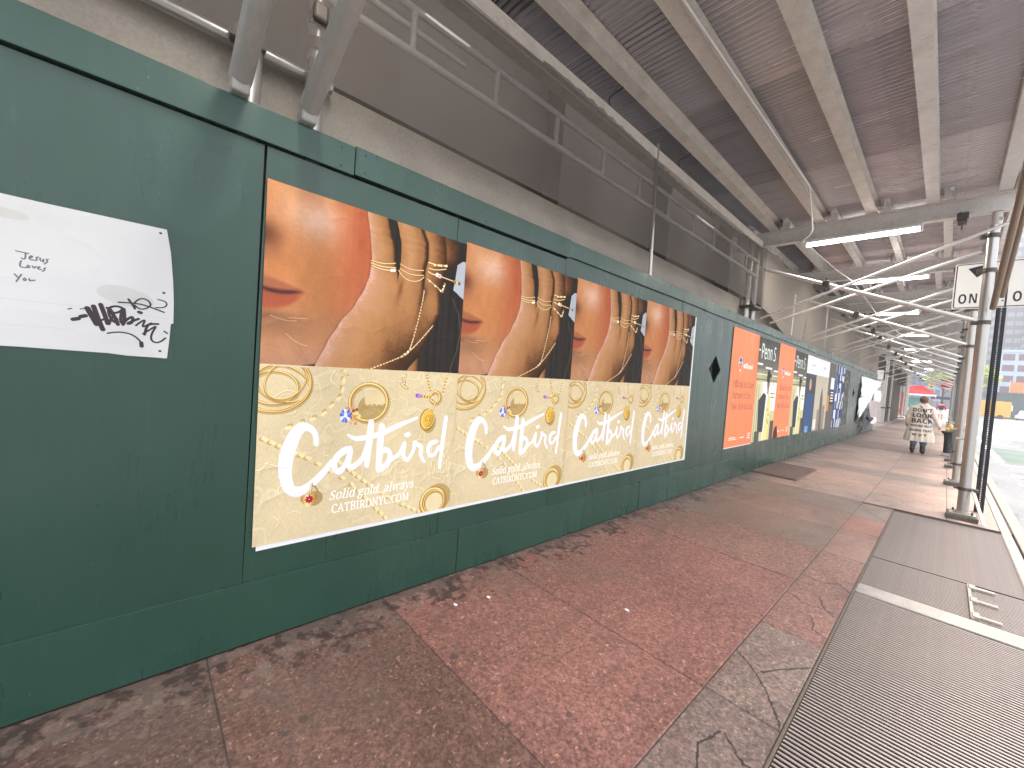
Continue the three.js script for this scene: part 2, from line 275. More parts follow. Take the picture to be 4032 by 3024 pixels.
// ---------- steel grating in the pavement ----------
{
  const g = thing('pavement_grating', 'long ribbed steel ventilation grating set in the pavement beside the kerb', 'grating', [2.09, 0, -3]);
  const O = [-2.09, 0, 3]; const put = (name, geos, m, kind) => { const q = (Array.isArray(geos) ? geos : [geos]).map((e) => e.translate(...O)); const o = part(name, q, m, g); if (kind) o.userData.kind = kind; return o; };
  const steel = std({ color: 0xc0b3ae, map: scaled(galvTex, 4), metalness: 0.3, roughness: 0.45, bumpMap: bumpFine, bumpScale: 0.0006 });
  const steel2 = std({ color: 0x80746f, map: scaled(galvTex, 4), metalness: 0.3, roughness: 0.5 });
  const rustShade = std({ color: 0x3a302c, map: scaled(galvTex, 4), roughness: 0.9 });  // dark rust, with the shade between the bars put into its colour
  const sections = [[2.6, -4.40], [-4.64, -5.55], [-5.57, -8.13]];
  const x0 = 2.104, x1 = 3.09;
  sections.forEach(([za, zb], k) => {
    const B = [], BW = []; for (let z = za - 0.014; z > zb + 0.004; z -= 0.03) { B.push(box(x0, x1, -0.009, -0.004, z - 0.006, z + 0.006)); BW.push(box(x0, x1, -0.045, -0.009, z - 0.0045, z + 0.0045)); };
    const R = []; const step = 0.118;
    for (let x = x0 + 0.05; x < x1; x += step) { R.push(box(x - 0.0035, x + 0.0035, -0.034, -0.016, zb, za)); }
    // crimped reticuline bars meeting the bearing bars at rivets
    const C = []; for (let x = x0 + 0.05; x < x1 - 0.02; x += step) { let f = 0; for (let z = za - 0.014; z > zb + 0.03; z -= 0.03) { C.push(bar([x + (f ? 0.05 : 0.004), -0.02, z], [x + (f ? 0.004 : 0.05), -0.02, z - 0.03], 0.008, 0.004)); f = 1 - f; } }
    put('bearing_bars', B, steel, 'stuff'); put('bar_webs', BW, rustShade, 'stuff'); put('cross_bars', R, rustShade, 'stuff'); put('crimped_bars', C, steel2, 'stuff');
  });
  put('frame', [rbox(2.087, 2.1, -0.1, 0.002, -8.15, 2.6, 0.003), box(3.09, 3.098, -0.1, 0, -8.15, 2.6), box(2.1, 3.09, -0.1, 0, -8.15, -8.135)], std({ color: 0x857768, map: scaled(galvTex, 4), metalness: 0.3, roughness: 0.6 }));
  put('crossing_strip', rbox(2.1, 3.09, -0.1, 0.004, -4.63, -4.41, 0.006), M.concLight);
  put('hatch_bar', rbox(2.742, 2.762, -0.03, 0.016, -5.5, -4.66, 0.004), M.concLight);
  for (const z of [-5.42, -5.08, -4.72]) { put('hatch_hinge', [rbox(2.762, 2.9, -0.02, 0.02, z - 0.025, z + 0.025, 0.005), rbox(2.75, 2.79, -0.02, 0.026, z - 0.05, z + 0.05, 0.006)], M.concLight); }
  put('hatch_edge', box(2.1, 2.742, -0.03, -0.001, -5.566, -5.553), steel2);
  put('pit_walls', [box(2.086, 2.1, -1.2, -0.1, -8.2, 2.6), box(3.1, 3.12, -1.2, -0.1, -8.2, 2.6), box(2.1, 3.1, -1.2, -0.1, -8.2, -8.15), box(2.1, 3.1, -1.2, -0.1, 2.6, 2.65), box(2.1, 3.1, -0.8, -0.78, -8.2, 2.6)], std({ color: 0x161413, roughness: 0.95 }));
}
// ---------- building wall behind, debris netting ----------
const stuccoTex = tex(512, 512, (x, y) => { const a = fbm(x, y, 5, 201, 5), b = noise(x, y, 160, 207); const v = 152 + 26 * (a - 0.5) + 12 * (b - 0.5); return [v, v * 0.945, v * 0.87]; });
M.stucco = std({ map: scaled(stuccoTex, 0.6), roughness: 0.9, bumpMap: bumpFine, bumpScale: 0.002 });
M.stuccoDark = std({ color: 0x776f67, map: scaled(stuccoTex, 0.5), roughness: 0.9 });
{
  const w = thing('masonry_building', 'beige masonry building behind the green fence, its ledge showing under the netting', 'building', [-0.22, 0, 0]);
  const put = (n, g, m) => part(n, (Array.isArray(g) ? g : [g]).map((e) => e.translate(0.22, 0, 0)), m, w);
  put('wall', box(-0.6, -0.22, -0.1, 3.25, -27.9, 4), M.stucco);
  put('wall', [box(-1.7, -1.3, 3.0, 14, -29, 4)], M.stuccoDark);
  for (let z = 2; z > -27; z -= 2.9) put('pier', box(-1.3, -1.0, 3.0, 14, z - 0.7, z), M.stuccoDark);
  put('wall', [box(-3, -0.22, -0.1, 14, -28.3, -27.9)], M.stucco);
}
M.net = std({ color: 0x625b55, roughness: 0.95, transparent: true, opacity: 0.58, side: THREE.DoubleSide });
M.netFar = std({ color: 0x91887c, roughness: 0.95, transparent: true, opacity: 0.85, side: THREE.DoubleSide });
function netting(z0, z1, name, label, topFn, yb, mat, xFn) {
  const nz = Math.max(40, Math.round((z0 - z1) * 12)), ny = 14, P = [], I = [];
  for (let i = 0; i <= nz; i++) for (let j = 0; j <= ny; j++) {
    const z = lerp(z0, z1, i / nz), t = j / ny, b = yb(z), y = lerp(b, topFn(z), t);
    P.push(xFn(z, t), y, z);
    if (i && j) { const a = (i - 1) * (ny + 1) + j - 1, c = a + ny + 1; I.push(a, a + 1, c + 1, a, c + 1, c); }
  }
  const g = new THREE.BufferGeometry(); g.setAttribute('position', new THREE.Float32BufferAttribute(P, 3)); g.setIndex(I); g.computeVertexNormals();
  return tag(part(name, g, mat), label, 'netting');
}
netting(2.5, -8.6, 'debris_netting', 'dark brown debris netting hung above the fence along the near bay', (z) => 4.2 + 0.012 * Math.sin(z * 40) - 0.05 * Math.sin(z * 0.8), (z) => 3.135 + 0.03 * noise(-z / 12, 0.3, 9, 5) - 0.006 * z, M.net, (z, t) => -0.02 + 0.03 * Math.sin(z * 1.3) * t + 0.02 * Math.sin(z * 3.1 + t * 5) * t * (1 - t) * 2);
netting(-8.6, -27.8, 'debris_netting', 'brown debris netting with a scalloped top edge, above the fence beyond the first crossbeam', (z) => 4.38 - 0.1 * Math.abs(Math.sin((z + 8.2) * 2.4)) - 0.01 * (-8.6 - z), (z) => 2.87 + 0.3 * ss(-10.5, -8.6, z), M.netFar, (z, t) => -0.02 + 0.05 * Math.sin(z * 0.9) * t + 0.03 * Math.sin(z * 2.6) * t);

// ---------- green hoarding ----------
const fence = thing('hoarding_fence', 'long dark green plywood hoarding fence along the pavement, covered with posters', 'fence', [0, 0, -13]);
const fput = (n, g, m) => part(n, (Array.isArray(g) ? g : [g]).map((e) => e.translate(0, 0, 13)), m, fence);
const rhomb = (zc, yc, h, w) => [[-zc, yc + h], [-zc - w, yc], [-zc, yc - h], [-zc + w, yc]];
{
  const holes = [[-6.63, 1.87, 0.22, 0.235], [-20.55, 1.75, 0.2, 0.22]];
  const PB = [1.99, 0.77, -0.45, -1.67, -2.89, -4.11, -5.33, -6.02, -7.24, -8.46, -9.68, -10.9, -12.12, -13.34, -14.56, -15.78, -17.0, -18.22, -19.44, -20.0, -21.22, -22.44, -23.66, -24.88, -26.1, -27.7];
  for (let i = 0; i < PB.length - 1; i++) {
    const z = PB[i], z1 = PB[i + 1], top = z > -2.8 ? 2.677 : 2.72, hs = holes.filter((h) => h[0] < z - 0.25 && h[0] > z1 + 0.25), dx = rr(0, 0.0025);
    if (hs.length) { // a diamond viewing hole
      const g = extrude([[-z + 0.003, 0.33], [-z1 - 0.003, 0.33], [-z1 - 0.003, top], [-z + 0.003, top]], 0.022, hs.map((h) => rhomb(...h)));
      g.rotateY(Math.PI / 2).translate(-0.022 - dx, 0, 0); fput('plywood_panel', g, greens[i % 3]);
    } else if (Math.abs(z + 0.45) < 0.02 || Math.abs(z1 + 0.45) < 0.02) { // a joint that opens towards the top
      const q = Math.abs(z + 0.45) < 0.02, g = extrude([[-z + (q ? 0.001 : 0.002), 0.33], [-z1 - (q ? 0.002 : 0.001), 0.33], [-z1 - (q ? 0.002 : 0.007), top], [-z + (q ? 0.006 : 0.002), top]], 0.022);
      g.rotateY(Math.PI / 2).translate(-0.022 - dx, 0, 0); fput('plywood_panel', g, greens[i % 3]);
    } else fput('plywood_panel', rbox(-0.022 - dx, -dx, 0.33, top, z1 + (Math.abs(z1 + 0.45) < 0.02 ? 0.0055 : 0.002), z - (Math.abs(z + 0.45) < 0.02 ? 0.0055 : 0.002), 0.002, 1), greens[i % 3]);
  }
  // top trim boards and baseboards, 2.44 m and longer
  const TZ = [2.2, -0.9, -2.92, -6.02, -8.1, -10.05, -12.5, -14.95, -17.4, -19.8, -22.3, -24.7, -27.72];
  for (let k = 0; k < TZ.length - 1; k++) {
    const b = (k < 2 ? 2.69 : 2.685) + (k === 0 ? -0.005 : 0.012 * ((k * 7) % 3 - 1) * 0.5) + 0.02 * ss(0, 4, -TZ[k]), t = 2.855 + 0.004 * ((k * 5) % 3 - 1);
    fput('trim_board', rbox(0.002, 0.024 - (k > 1 ? 0.006 : 0), b, t, TZ[k + 1] + 0.002, TZ[k] - 0.002, 0.004), greenTrim[k % 3]);
    const sc = []; for (const zz of [TZ[k] - 0.06, (TZ[k] + TZ[k + 1]) / 2, TZ[k + 1] + 0.08]) for (const yy of [b + 0.03, t - 0.035]) sc.push(new THREE.CylinderGeometry(0.0055, 0.0055, 0.003, 8).rotateZ(Math.PI / 2).translate(0.0245 - (k > 1 ? 0.006 : 0), yy, zz));
    fput('screw_heads', sc, M.black).userData.kind = 'stuff';
  }
  const KZ = [2.3, -1.86, -4.575, -6.9, -9.0, -11.4, -13.9, -16.4, -18.8, -21.2, -23.6, -26.1, -27.72];
  for (let k = 0; k < KZ.length - 1; k++) fput('baseboard', rbox(-0.01, 0.013 + rr(0, 0.003), 0.007 + rr(0, 0.006), 0.345 + rr(-0.004, 0.012), KZ[k + 1] + 0.003, KZ[k] - 0.003, 0.0025, 1), greenTrim[(k + 1) % 3]);
  fput('board', box(-0.2, 0.003, 0.02, 2.85, -27.76, -27.73), greens[1]);
  fput('stud', [...Array(24).keys()].map((k) => box(-0.11, -0.03, 0.02, 2.7, 1.98 - k * 1.22 - 0.03, 1.98 - k * 1.22 + 0.03)), M.darkVoid).userData.kind = 'stuff';
  fput('cap_plate', box(-0.13, 0.001, 2.725, 2.845, -27.7, 2.2), greenTrim[0]);
}
// panes of cloudy plastic behind the viewing holes
// ---------- printed sheets ----------
const canvasOf = (w, h) => { const c = document.createElement('canvas'); c.width = w; c.height = h; return c; };
const canvasTex = (c) => { const t = new THREE.CanvasTexture(c); t.colorSpace = THREE.SRGBColorSpace; return t; };
const css = (c, a = 1) => `rgba(${c.map((v) => Math.round(clamp(v, 0, 255))).join(',')},${a})`;
const wrinkle = tex(512, 512, (x, y) => { const a = fbm(x, y, 6, 221, 4), r = 1 - Math.abs(2 * fbm(x + 0.3, y, 5, 227, 3) - 1), s = noise(x, y, 40, 229, 4); return 255 * (0.45 * a + 0.35 * Math.pow(r, 6) + 0.2 * s); }, { srgb: false });
// a sheet of paper pasted on the fence: slightly uneven, u along -z
function sheetGeo(zL, zR, yB, yT, x = 0.004, slant = 0, amp = 0.0012, thick = 0.0012, sd = 1, nx = 24, ny = 32) {
  const P = [], U = [], I = [];
  for (let s = 0; s < 2; s++) for (let i = 0; i <= nx; i++) for (let j = 0; j <= ny; j++) {
    const u = i / nx, v = j / ny, z = lerp(zL, zR, u) + slant * (1 - v), y = lerp(yB, yT, v) - 0.0;
    const w = amp * (fbm(u * 0.9, v * 0.9, 6, 231 + sd, 3) - 0.3) + (u < 0.001 ? amp * 1.2 : 0);
    P.push(x + Math.max(0, w) - s * thick, y, z); U.push(u, v);
    if (i && j) { const a = s * (nx + 1) * (ny + 1) + (i - 1) * (ny + 1) + j - 1, c = a + ny + 1; s ? I.push(a, a + 1, c + 1, a, c + 1, c) : I.push(a, c + 1, a + 1, a, c, c + 1); }
  }
  const g = new THREE.BufferGeometry(); g.setAttribute('position', new THREE.Float32BufferAttribute(P, 3)); g.setAttribute('uv', new THREE.Float32BufferAttribute(U, 2)); g.setIndex(I); g.computeVertexNormals(); return g;
}
const paperMat = (map, rx = 1.3, ry = 2, scale = 0.004) => new THREE.MeshPhysicalMaterial({ map, roughness: 0.75, specularIntensity: 0.45, bumpMap: scaled(wrinkle, rx, ry), bumpScale: scale });

// ---- jewellery advert: portrait half above, jewellery half below ----
function pathAt(pts, v) { // pts [u, v] sorted by v
  if (v <= pts[0][1]) return pts[0][0];
  for (let i = 1; i < pts.length; i++) if (v <= pts[i][1]) { const t = (v - pts[i - 1][1]) / (pts[i][1] - pts[i - 1][1]); return lerp(pts[i - 1][0], pts[i][0], t * t * (3 - 2 * t) * 0.4 + t * 0.6); }
  return pts[pts.length - 1][0];
}
const HB = [[0.408, -0.02], [0.413, 0.0], [0.434, 0.076], [0.446, 0.141], [0.439, 0.193], [0.421, 0.234], [0.378, 0.292], [0.306, 0.361], [0.261, 0.416], [0.212, 0.491]];
const IR = [[0.523, 0], [0.541, 0.049], [0.56, 0.083], [0.567, 0.123], [0.579, 0.173], [0.592, 0.247]];
const ML = [[0.564, 0], [0.58, 0.035], [0.594, 0.07], [0.595, 0.122], [0.586, 0.183], [0.592, 0.247]];
const MR = [[0.716, 0], [0.747, 0.043], [0.75, 0.098], [0.737, 0.131], [0.735, 0.2]];
const RR = [[0.832, 0], [0.845, 0.04], [0.852, 0.082], [0.845, 0.14], [0.83, 0.19], [0.838, 0.268], [0.80, 0.33], [0.74, 0.42], [0.66, 0.49]];
const PR = [[0.93, 0], [0.949, 0.02], [0.944, 0.06], [0.93, 0.11], [0.915, 0.17]];
const skinTone = (t) => { // 0 bright .. 1 dark, brown print inks
  const S = [[0, [232, 192, 178]], [0.14, [212, 162, 122]], [0.34, [198, 147, 97]], [0.56, [174, 124, 79]], [0.78, [112, 74, 42]], [1, [66, 46, 34]]];
  for (let i = 1; i < S.length; i++) if (t <= S[i][0]) return mix3(S[i - 1][1], S[i][1], (t - S[i - 1][0]) / (S[i][0] - S[i - 1][0]));
  return S[5][1];
};
const gauss = (x, y, cx, cy, rx, ry) => Math.exp(-(((x - cx) / rx) ** 2) - ((y - cy) / ry) ** 2);
function portrait(u, v) {
  const n = fbm(u, v, 20, 241, 4) - 0.5, st = noise(u, v, 90, 251, 3) - 0.5, gr = noise(u, v * 1.5, 250, 257) - 0.5;
  const bL = pathAt(HB, v), iR = pathAt(IR, v), mL = pathAt(ML, v), mR = pathAt(MR, v), rR = pathAt(RR, v), pR = pathAt(PR, v);
  let c;
  if (u < bL) { // cheek, lips, chin
    c = [212, 146, 94];
    c = mix3(c, [246, 208, 186], 0.85 * gauss(u, v, 0.2, 0.07, 0.14, 0.06));
    c = mix3(c, [236, 184, 138], 0.4 * gauss(u, v, 0.08, 0.02, 0.1, 0.05));
    c = mix3(c, [196, 108, 72], 0.9 * ss(0.2, 0.42, u) * ss(0.46, 0.1, v)); c = mix3(c, [186, 106, 74], 0.5 * ss(0.2, 0.34, u) * ss(0.1, 0.4, v));
    c = mix3(c, [196, 150, 112], 0.6 * ss(0.28, 0.40, v)); c = mix3(c, [150, 112, 84], 0.55 * gauss(u, v, 0.05, 0.385, 0.11, 0.035));
    c = mix3(c, [206, 156, 128], 0.6 * ss(0.4, 0.47, v));
    c = mix3(c, [112, 70, 52], 0.9 * gauss(u, v, -0.005, 0.146, 0.062, 0.036)); c = mix3(c, [176, 118, 84], 0.5 * gauss(u, v, 0.0, 0.19, 0.06, 0.02));
    const ml = 0.2885 + 0.004 * Math.sin(u * 22), lw = Math.max(0, 1 - (u / 0.165) ** 2);
    c = mix3(c, [158, 92, 72], 0.55 * ss(ml - 0.036 * lw - 0.006, ml - 0.026 * lw, v) * ss(ml + 0.002, ml - 0.002, v) * ss(0.165, 0.13, u));
    c = mix3(c, [178, 84, 64], 0.72 * ss(ml - 0.001, ml + 0.004, v) * ss(ml + 0.058 * lw + 0.006, ml + 0.044 * lw - 0.006, v) * ss(0.16, 0.11, u)); c = mix3(c, [186, 104, 82], 0.5 * gauss(u, v, 0.02, 0.309, 0.035, 0.009)); c = mix3(c, [128, 88, 66], 0.45 * gauss(u, v, 0.03, 0.358, 0.09, 0.012));
    c = mix3(c, [88, 48, 52], 0.9 * Math.exp(-(((v - 0.2885 - 0.004 * Math.sin(u * 30)) / 0.006) ** 2)) * ss(0.17, 0.1, u));
    c = c.map((q) => q * (1 + 0.10 * n + 0.07 * st * ss(0.2, 0.4, u) + 0.06 * gr));
    if (v > 0.47) c = mix3(c, [44, 34, 34], 0.9 * ss(0.484, 0.492, v + 0.12 * (u - 0.19)) * ss(0.15, 0.17, u));
    const e = ss(0.012, 0, bL - u); c = mix3(c, [150, 84, 58], 0.45 * e);
    return c;
  }
  const dark = mix3([44, 40, 38], [66, 60, 52], clamp(0.5 + st * 0.9 + 0.5 * n));
  const fing = ss(0.21, 0.15, v);
  let shade = -1;
  if (u < iR || (v > 0.21 && u < rR)) { const w = lerp(rR, iR, fing), s = (u - bL) / (w - bL); shade = fing > 0.99 ? 0.08 + 0.62 * Math.pow(s, 1.25) + 0.3 * ss(0.85, 1, s) : lerp(0.05 + 0.72 * Math.pow(clamp((u - bL) / (rR - bL)), 0.8), 0.08 + 0.62 * Math.pow(clamp((u - bL) / (iR - bL)), 1.25), fing); }
  else if (u < mL) shade = v < 0.16 ? 2 : lerp(0.75, 2, ss(0.2, 0.15, v));
  else if (u < mR) { const s = (u - mL) / (mR - mL); shade = 0.22 + 0.5 * Math.abs(s - 0.32) ** 1.2 * 1.6 + 0.4 * ss(0.8, 1, s); }
  else if (u < rR) { const s = (u - mR) / (rR - mR); shade = 0.32 + 0.55 * s + 0.3 * ss(0.14, 0, s) * fing; }
  else if (u < pR && v < 0.17) { const s = (u - rR) / (pR - rR); shade = 0.62 + 0.35 * s + 0.4 * ss(0.2, 0, s) + 0.5 * ss(0.06, 0.15, v); }
  if (v > 0.15 && u > bL && u < rR) { // back of the hand: tendons and knuckles
    const k = ss(0.15, 0.23, v); let q = 0.06 + 0.62 * Math.pow(clamp((u - bL) / Math.max(0.02, rR - bL)), 0.85);
    q += 0.36 * Math.exp(-(((u - 0.592 + 0.25 * (v - 0.25)) / 0.014) ** 2)) * ss(0.31, 0.2, v) + 0.34 * Math.exp(-(((u - 0.72 + 0.3 * (v - 0.25)) / 0.02) ** 2)) * ss(0.36, 0.2, v);
    q -= 0.18 * gauss(u, v, 0.79, 0.235, 0.035, 0.05) + 0.08 * gauss(u, v, 0.65, 0.24, 0.04, 0.05); q += 0.3 * ss(0.28, 0.47, v) * ss(0.42, 0.7, u + 0.4 * (v - 0.3)); q += 0.12 * ss(0.32, 0.3, u) * 0;
    q += 0.25 * ss(0.025, 0, rR - u);
    shade = lerp(shade < 0 ? q : shade, q, k);
  }
  if (shade >= 0) c = mix3(skinTone(clamp(shade + 0.2 * n + 0.09 * gr + 0.05 * Math.sin(v * 260 + 6 * n) * gauss(u, v, 0.6, 0.06, 0.2, 0.03))), dark, ss(1, 1.3, shade)); else c = dark;
  if (shade < 0) {
    const wl = pathAt([[0.985, 0.06], [0.936, 0.088], [0.928, 0.14], [0.918, 0.18], [0.95, 0.192], [1.0, 0.212]], v); if (v > 0.068 && v < 0.21 && u > wl) c = mix3(c, [206, 214, 222], 0.95);
    if (Math.abs(u - pathAt([[0.92, 0.215], [0.965, 0.27], [0.985, 0.33], [0.965, 0.4], [0.93, 0.47]], v)) < 0.004 && v > 0.21) c = mix3(c, [112, 108, 88], 0.6);
  }
  return c;
}
const AW = 1024, AH = 1536;
const advert = canvasOf(AW, AH);
{
  const ctx = advert.getContext('2d'), im = ctx.createImageData(AW, AH), SPLIT = 0.4895;
  for (let j = 0; j < AH; j++) for (let i = 0; i < AW; i++) {
    const u = (i + 0.5) / AW, v = (j + 0.5) / AH; let c;
    if (v < SPLIT + 0.012 * (0.5 - u) * 0.6) c = portrait(u, v);
    else { const a = fbm(u, v, 5, 261, 4) - 0.5, r = 1 - Math.abs(2 * fbm(u, v, 7, 267, 3) - 1), b = noise(u, v, 200, 269) - 0.5; c = [223, 205, 163].map((q) => q * (1 + 0.10 * a + 0.05 * b)); c = mix3(c, [243, 232, 200], 0.3 * ss(0.93, 0.99, r)); c = mix3(c, [206, 186, 140], 0.16 * ss(0.90, 0.93, r) * ss(0.97, 0.94, r)); }
    c = v < SPLIT + 0.012 * (0.5 - u) * 0.6 ? c.map((q, ch) => { const t = q / 255; return 255 * (t * 0.93 - 0.13 * t * (1 - t) - 0.012); }) : c.map((q) => q * 0.945); const k = (j * AW + i) * 4; im.data[k] = clamp(c[0], 0, 255); im.data[k + 1] = clamp(c[1], 0, 255); im.data[k + 2] = clamp(c[2], 0, 255); im.data[k + 3] = 255;
  }
  ctx.putImageData(im, 0, 0);
  const X = (u) => u * AW, Y = (v) => v * AH; ctx.lineCap = 'round'; ctx.lineJoin = 'round';
  const line = (pts, w, col, a = 1) => { ctx.strokeStyle = css(col, a); ctx.lineWidth = w; ctx.beginPath(); ctx.moveTo(X(pts[0][0]), Y(pts[0][1])); for (let i = 1; i < pts.length; i++) { const p = pts[i - 1], q = pts[i], mx = (p[0] + q[0]) / 2, my = (p[1] + q[1]) / 2; i === 1 ? ctx.lineTo(X(mx), Y(my)) : ctx.quadraticCurveTo(X(p[0]), Y(p[1]), X(mx), Y(my)); } const l = pts[pts.length - 1]; ctx.lineTo(X(l[0]), Y(l[1])); ctx.stroke(); };
  const gold = (pts, w) => { line(pts, w * 1.5, [92, 62, 26], 0.7); line(pts, w, [214, 170, 96]); line(pts.map(([a, b]) => [a - 0.0008, b - 0.0008]), w * 0.4, [255, 240, 205]); };
  const dots = (pts, n, r, cols) => { for (let i = 0; i < n; i++) { const t = i / (n - 1) * (pts.length - 1), k = Math.min(pts.length - 2, Math.floor(t)), f = t - k, x = lerp(pts[k][0], pts[k + 1][0], f), y = lerp(pts[k][1], pts[k + 1][1], f); ctx.fillStyle = css(cols[i % cols.length]); ctx.beginPath(); ctx.ellipse(X(x) + (i % 2) * r * 0.5, Y(y), r, r, 0, 0, 7); ctx.fill(); } };
  // finger rings and chain of the portrait
  gold([[0.443, 0.147], [0.5, 0.149], [0.566, 0.137]], 5); gold([[0.443, 0.155], [0.5, 0.159], [0.568, 0.151]], 6); gold([[0.447, 0.162], [0.5, 0.168], [0.556, 0.162]], 6);
  dots([[0.548, 0.163], [0.562, 0.16]], 3, 8, [[255, 244, 226], [226, 200, 170], [255, 250, 240]]);
  gold([[0.593, 0.135], [0.65, 0.146], [0.725, 0.137]], 5); gold([[0.593, 0.15], [0.65, 0.163], [0.728, 0.154]], 5); gold([[0.586, 0.157], [0.61, 0.176], [0.655, 0.184], [0.7, 0.178], [0.729, 0.16]], 5);
  gold([[0.752, 0.105], [0.8, 0.107], [0.862, 0.1]], 8); dots([[0.79, 0.108], [0.865, 0.1]], 7, 7, [[255, 236, 190], [196, 150, 84], [250, 226, 170]]); gold([[0.755, 0.125], [0.8, 0.125], [0.863, 0.112]], 6);
  gold([[0.753, 0.137], [0.785, 0.143], [0.818, 0.14]], 8); dots([[0.81, 0.14], [0.82, 0.142]], 2, 12, [[250, 240, 226], [232, 214, 190]]); gold([[0.82, 0.142], [0.88, 0.146], [0.944, 0.15]], 6); dots([[0.92, 0.148], [0.955, 0.152]], 7, 10, [[120, 96, 60], [236, 214, 176], [150, 120, 76]]);
  gold([[0.751, 0.163], [0.8, 0.178], [0.847, 0.197]], 6); gold([[0.847, 0.197], [0.856, 0.18], [0.86, 0.163]], 5); dots([[0.765, 0.168], [0.845, 0.196], [0.858, 0.168]], 10, 6, [[255, 240, 206], [200, 156, 90]]);
  const ch = [[255, 238, 200], [150, 108, 60], [226, 190, 136]];
  dots([[0.735, 0.205], [0.729, 0.243], [0.71, 0.31], [0.685, 0.381], [0.669, 0.417]], 74, 3.2, ch); dots([[0.80, 0.322], [0.75, 0.362], [0.70, 0.4], [0.645, 0.436], [0.56, 0.462], [0.463, 0.49]], 92, 3.4, ch); dots([[0.675, 0.415], [0.63, 0.44]], 9, 6, ch);
  for (const p of [[[0.03, 0.36], [0.09, 0.37], [0.13, 0.366]], [[0.09, 0.405], [0.14, 0.43], [0.18, 0.435]], [[0.1, 0.36], [0.17, 0.356]]]) line(p, 3, [240, 208, 180], 0.5);
  // the jewellery half
  ctx.save(); ctx.beginPath(); ctx.rect(0, Y(0.497), AW, AH); ctx.clip();
  const emb = (pts, w) => { line(pts.map(([a, b]) => [a + 0.003, b + 0.002]), w, [186, 166, 116], 0.6); line(pts, w * 0.6, [244, 234, 202], 0.8); };
  for (const [a, n] of [[[[0.34, 0.5], [0.335, 0.575], [0.25, 0.636], [0.12, 0.668]], 9], [[[0.025, 0.701], [0.12, 0.738], [0.21, 0.768], [0.39, 0.852], [0.5, 0.93], [0.585, 0.992]], 17], [[[0.34, 0.787], [0.42, 0.832], [0.52, 0.886], [0.66, 0.95], [0.78, 0.995]], 15]])
    for (let i = 0; i < n; i++) { const t = i / (n - 1) * (a.length - 1), k = Math.min(a.length - 2, Math.floor(t)), f = t - k, x = X(lerp(a[k][0], a[k + 1][0], f)), y = Y(lerp(a[k][1], a[k + 1][1], f)), an = Math.atan2(Y(a[k + 1][1] - a[k][1]), X(a[k + 1][0] - a[k][0])); ctx.save(); ctx.translate(x, y); ctx.rotate(an); ctx.fillStyle = css([176, 146, 84], 0.75); ctx.fillRect(-16, -2, 20, 13); ctx.fillStyle = css([238, 220, 160], 0.85); ctx.fillRect(-9, -11, 26, 15); ctx.restore(); }
  for (let i = 0; i < 34; i++) { const x = rr(0.02, 0.98), y = rr(0.52, 0.99), a = rr(0, 6), l = rr(0.02, 0.07); emb([[x, y], [x + l * Math.cos(a), y + l * 0.5 * Math.sin(a)], [x + l * 1.6 * Math.cos(a + 0.6), y + l * 0.8 * Math.sin(a + 0.6)]], 5); }
  for (let i = 0; i < 26; i++) { const a = i * 2.4, r = 0.012 + 0.0035 * i; emb([[0.9 + r * Math.cos(a) * 0.8, 0.835 + r * Math.sin(a)], [0.9 + r * Math.cos(a + 0.5) * 0.8, 0.835 + r * Math.sin(a + 0.5)]], 6); }
  emb([[0.86, 0.79], [0.92, 0.76], [0.97, 0.75], [0.94, 0.79], [0.9, 0.83]], 5);
  const ellp = (cx, cy, rx, ry, rot, w, cols) => { ctx.save(); ctx.translate(X(cx), Y(cy)); ctx.rotate(rot); for (const [dw, col, off, al] of cols) { ctx.strokeStyle = css(col, al ?? 1); ctx.lineWidth = w * dw; ctx.beginPath(); ctx.ellipse(off, off, rx * AW, ry * AH, 0, 0, 7); ctx.stroke(); } ctx.restore(); };
  const G = [[1.8, [150, 120, 66], 6, 0.45], [1.1, [150, 108, 44], 1], [0.75, [206, 164, 84], 0], [0.3, [250, 226, 160], -1]];
  ellp(0.055, 0.557, 0.092, 0.046, 0, 9, G); ellp(0.09, 0.545, 0.105, 0.05, 0.3, 7, G); ellp(0.06, 0.548, 0.135, 0.072, -0.15, 8, G); ellp(0.1, 0.535, 0.07, 0.06, 0.7, 6, G); ellp(0.05, 0.54, 0.15, 0.085, 0.1, 7, G);
  // large ring with stone and its cast print shadow
  ctx.fillStyle = css([168, 140, 84], 0.8); ctx.beginPath(); ctx.ellipse(X(0.485), Y(0.615), 72, 66, 0, 0, 7); ctx.fill(); ctx.fillStyle = css([214, 196, 148]); ctx.beginPath(); ctx.ellipse(X(0.5), Y(0.585), 56, 58, 0, 0, 7); ctx.fill();
  for (let i = 0; i < 12; i++) { ctx.fillStyle = css([168, 140, 84], 0.8); ctx.beginPath(); ctx.arc(X(0.43 + i * 0.011), Y(0.622 - 0.012 * Math.abs(Math.sin(i * 1.3))), 11, 0, 7); ctx.fill(); }
  ellp(0.468, 0.597, 0.094, 0.06, 0, 15, G);
  for (let i = 0; i < 26; i++) { const a = i * 2.4, r = 6 + 2.1 * i; ctx.fillStyle = css([[196, 148, 72], [240, 206, 140], [132, 90, 36], [220, 160, 120]][i % 4]); ctx.beginPath(); ctx.arc(X(0.372) + r * 0.8 * Math.cos(a) + 14, Y(0.638) + r * Math.sin(a) * 0.85, 8, 0, 7); ctx.fill(); }
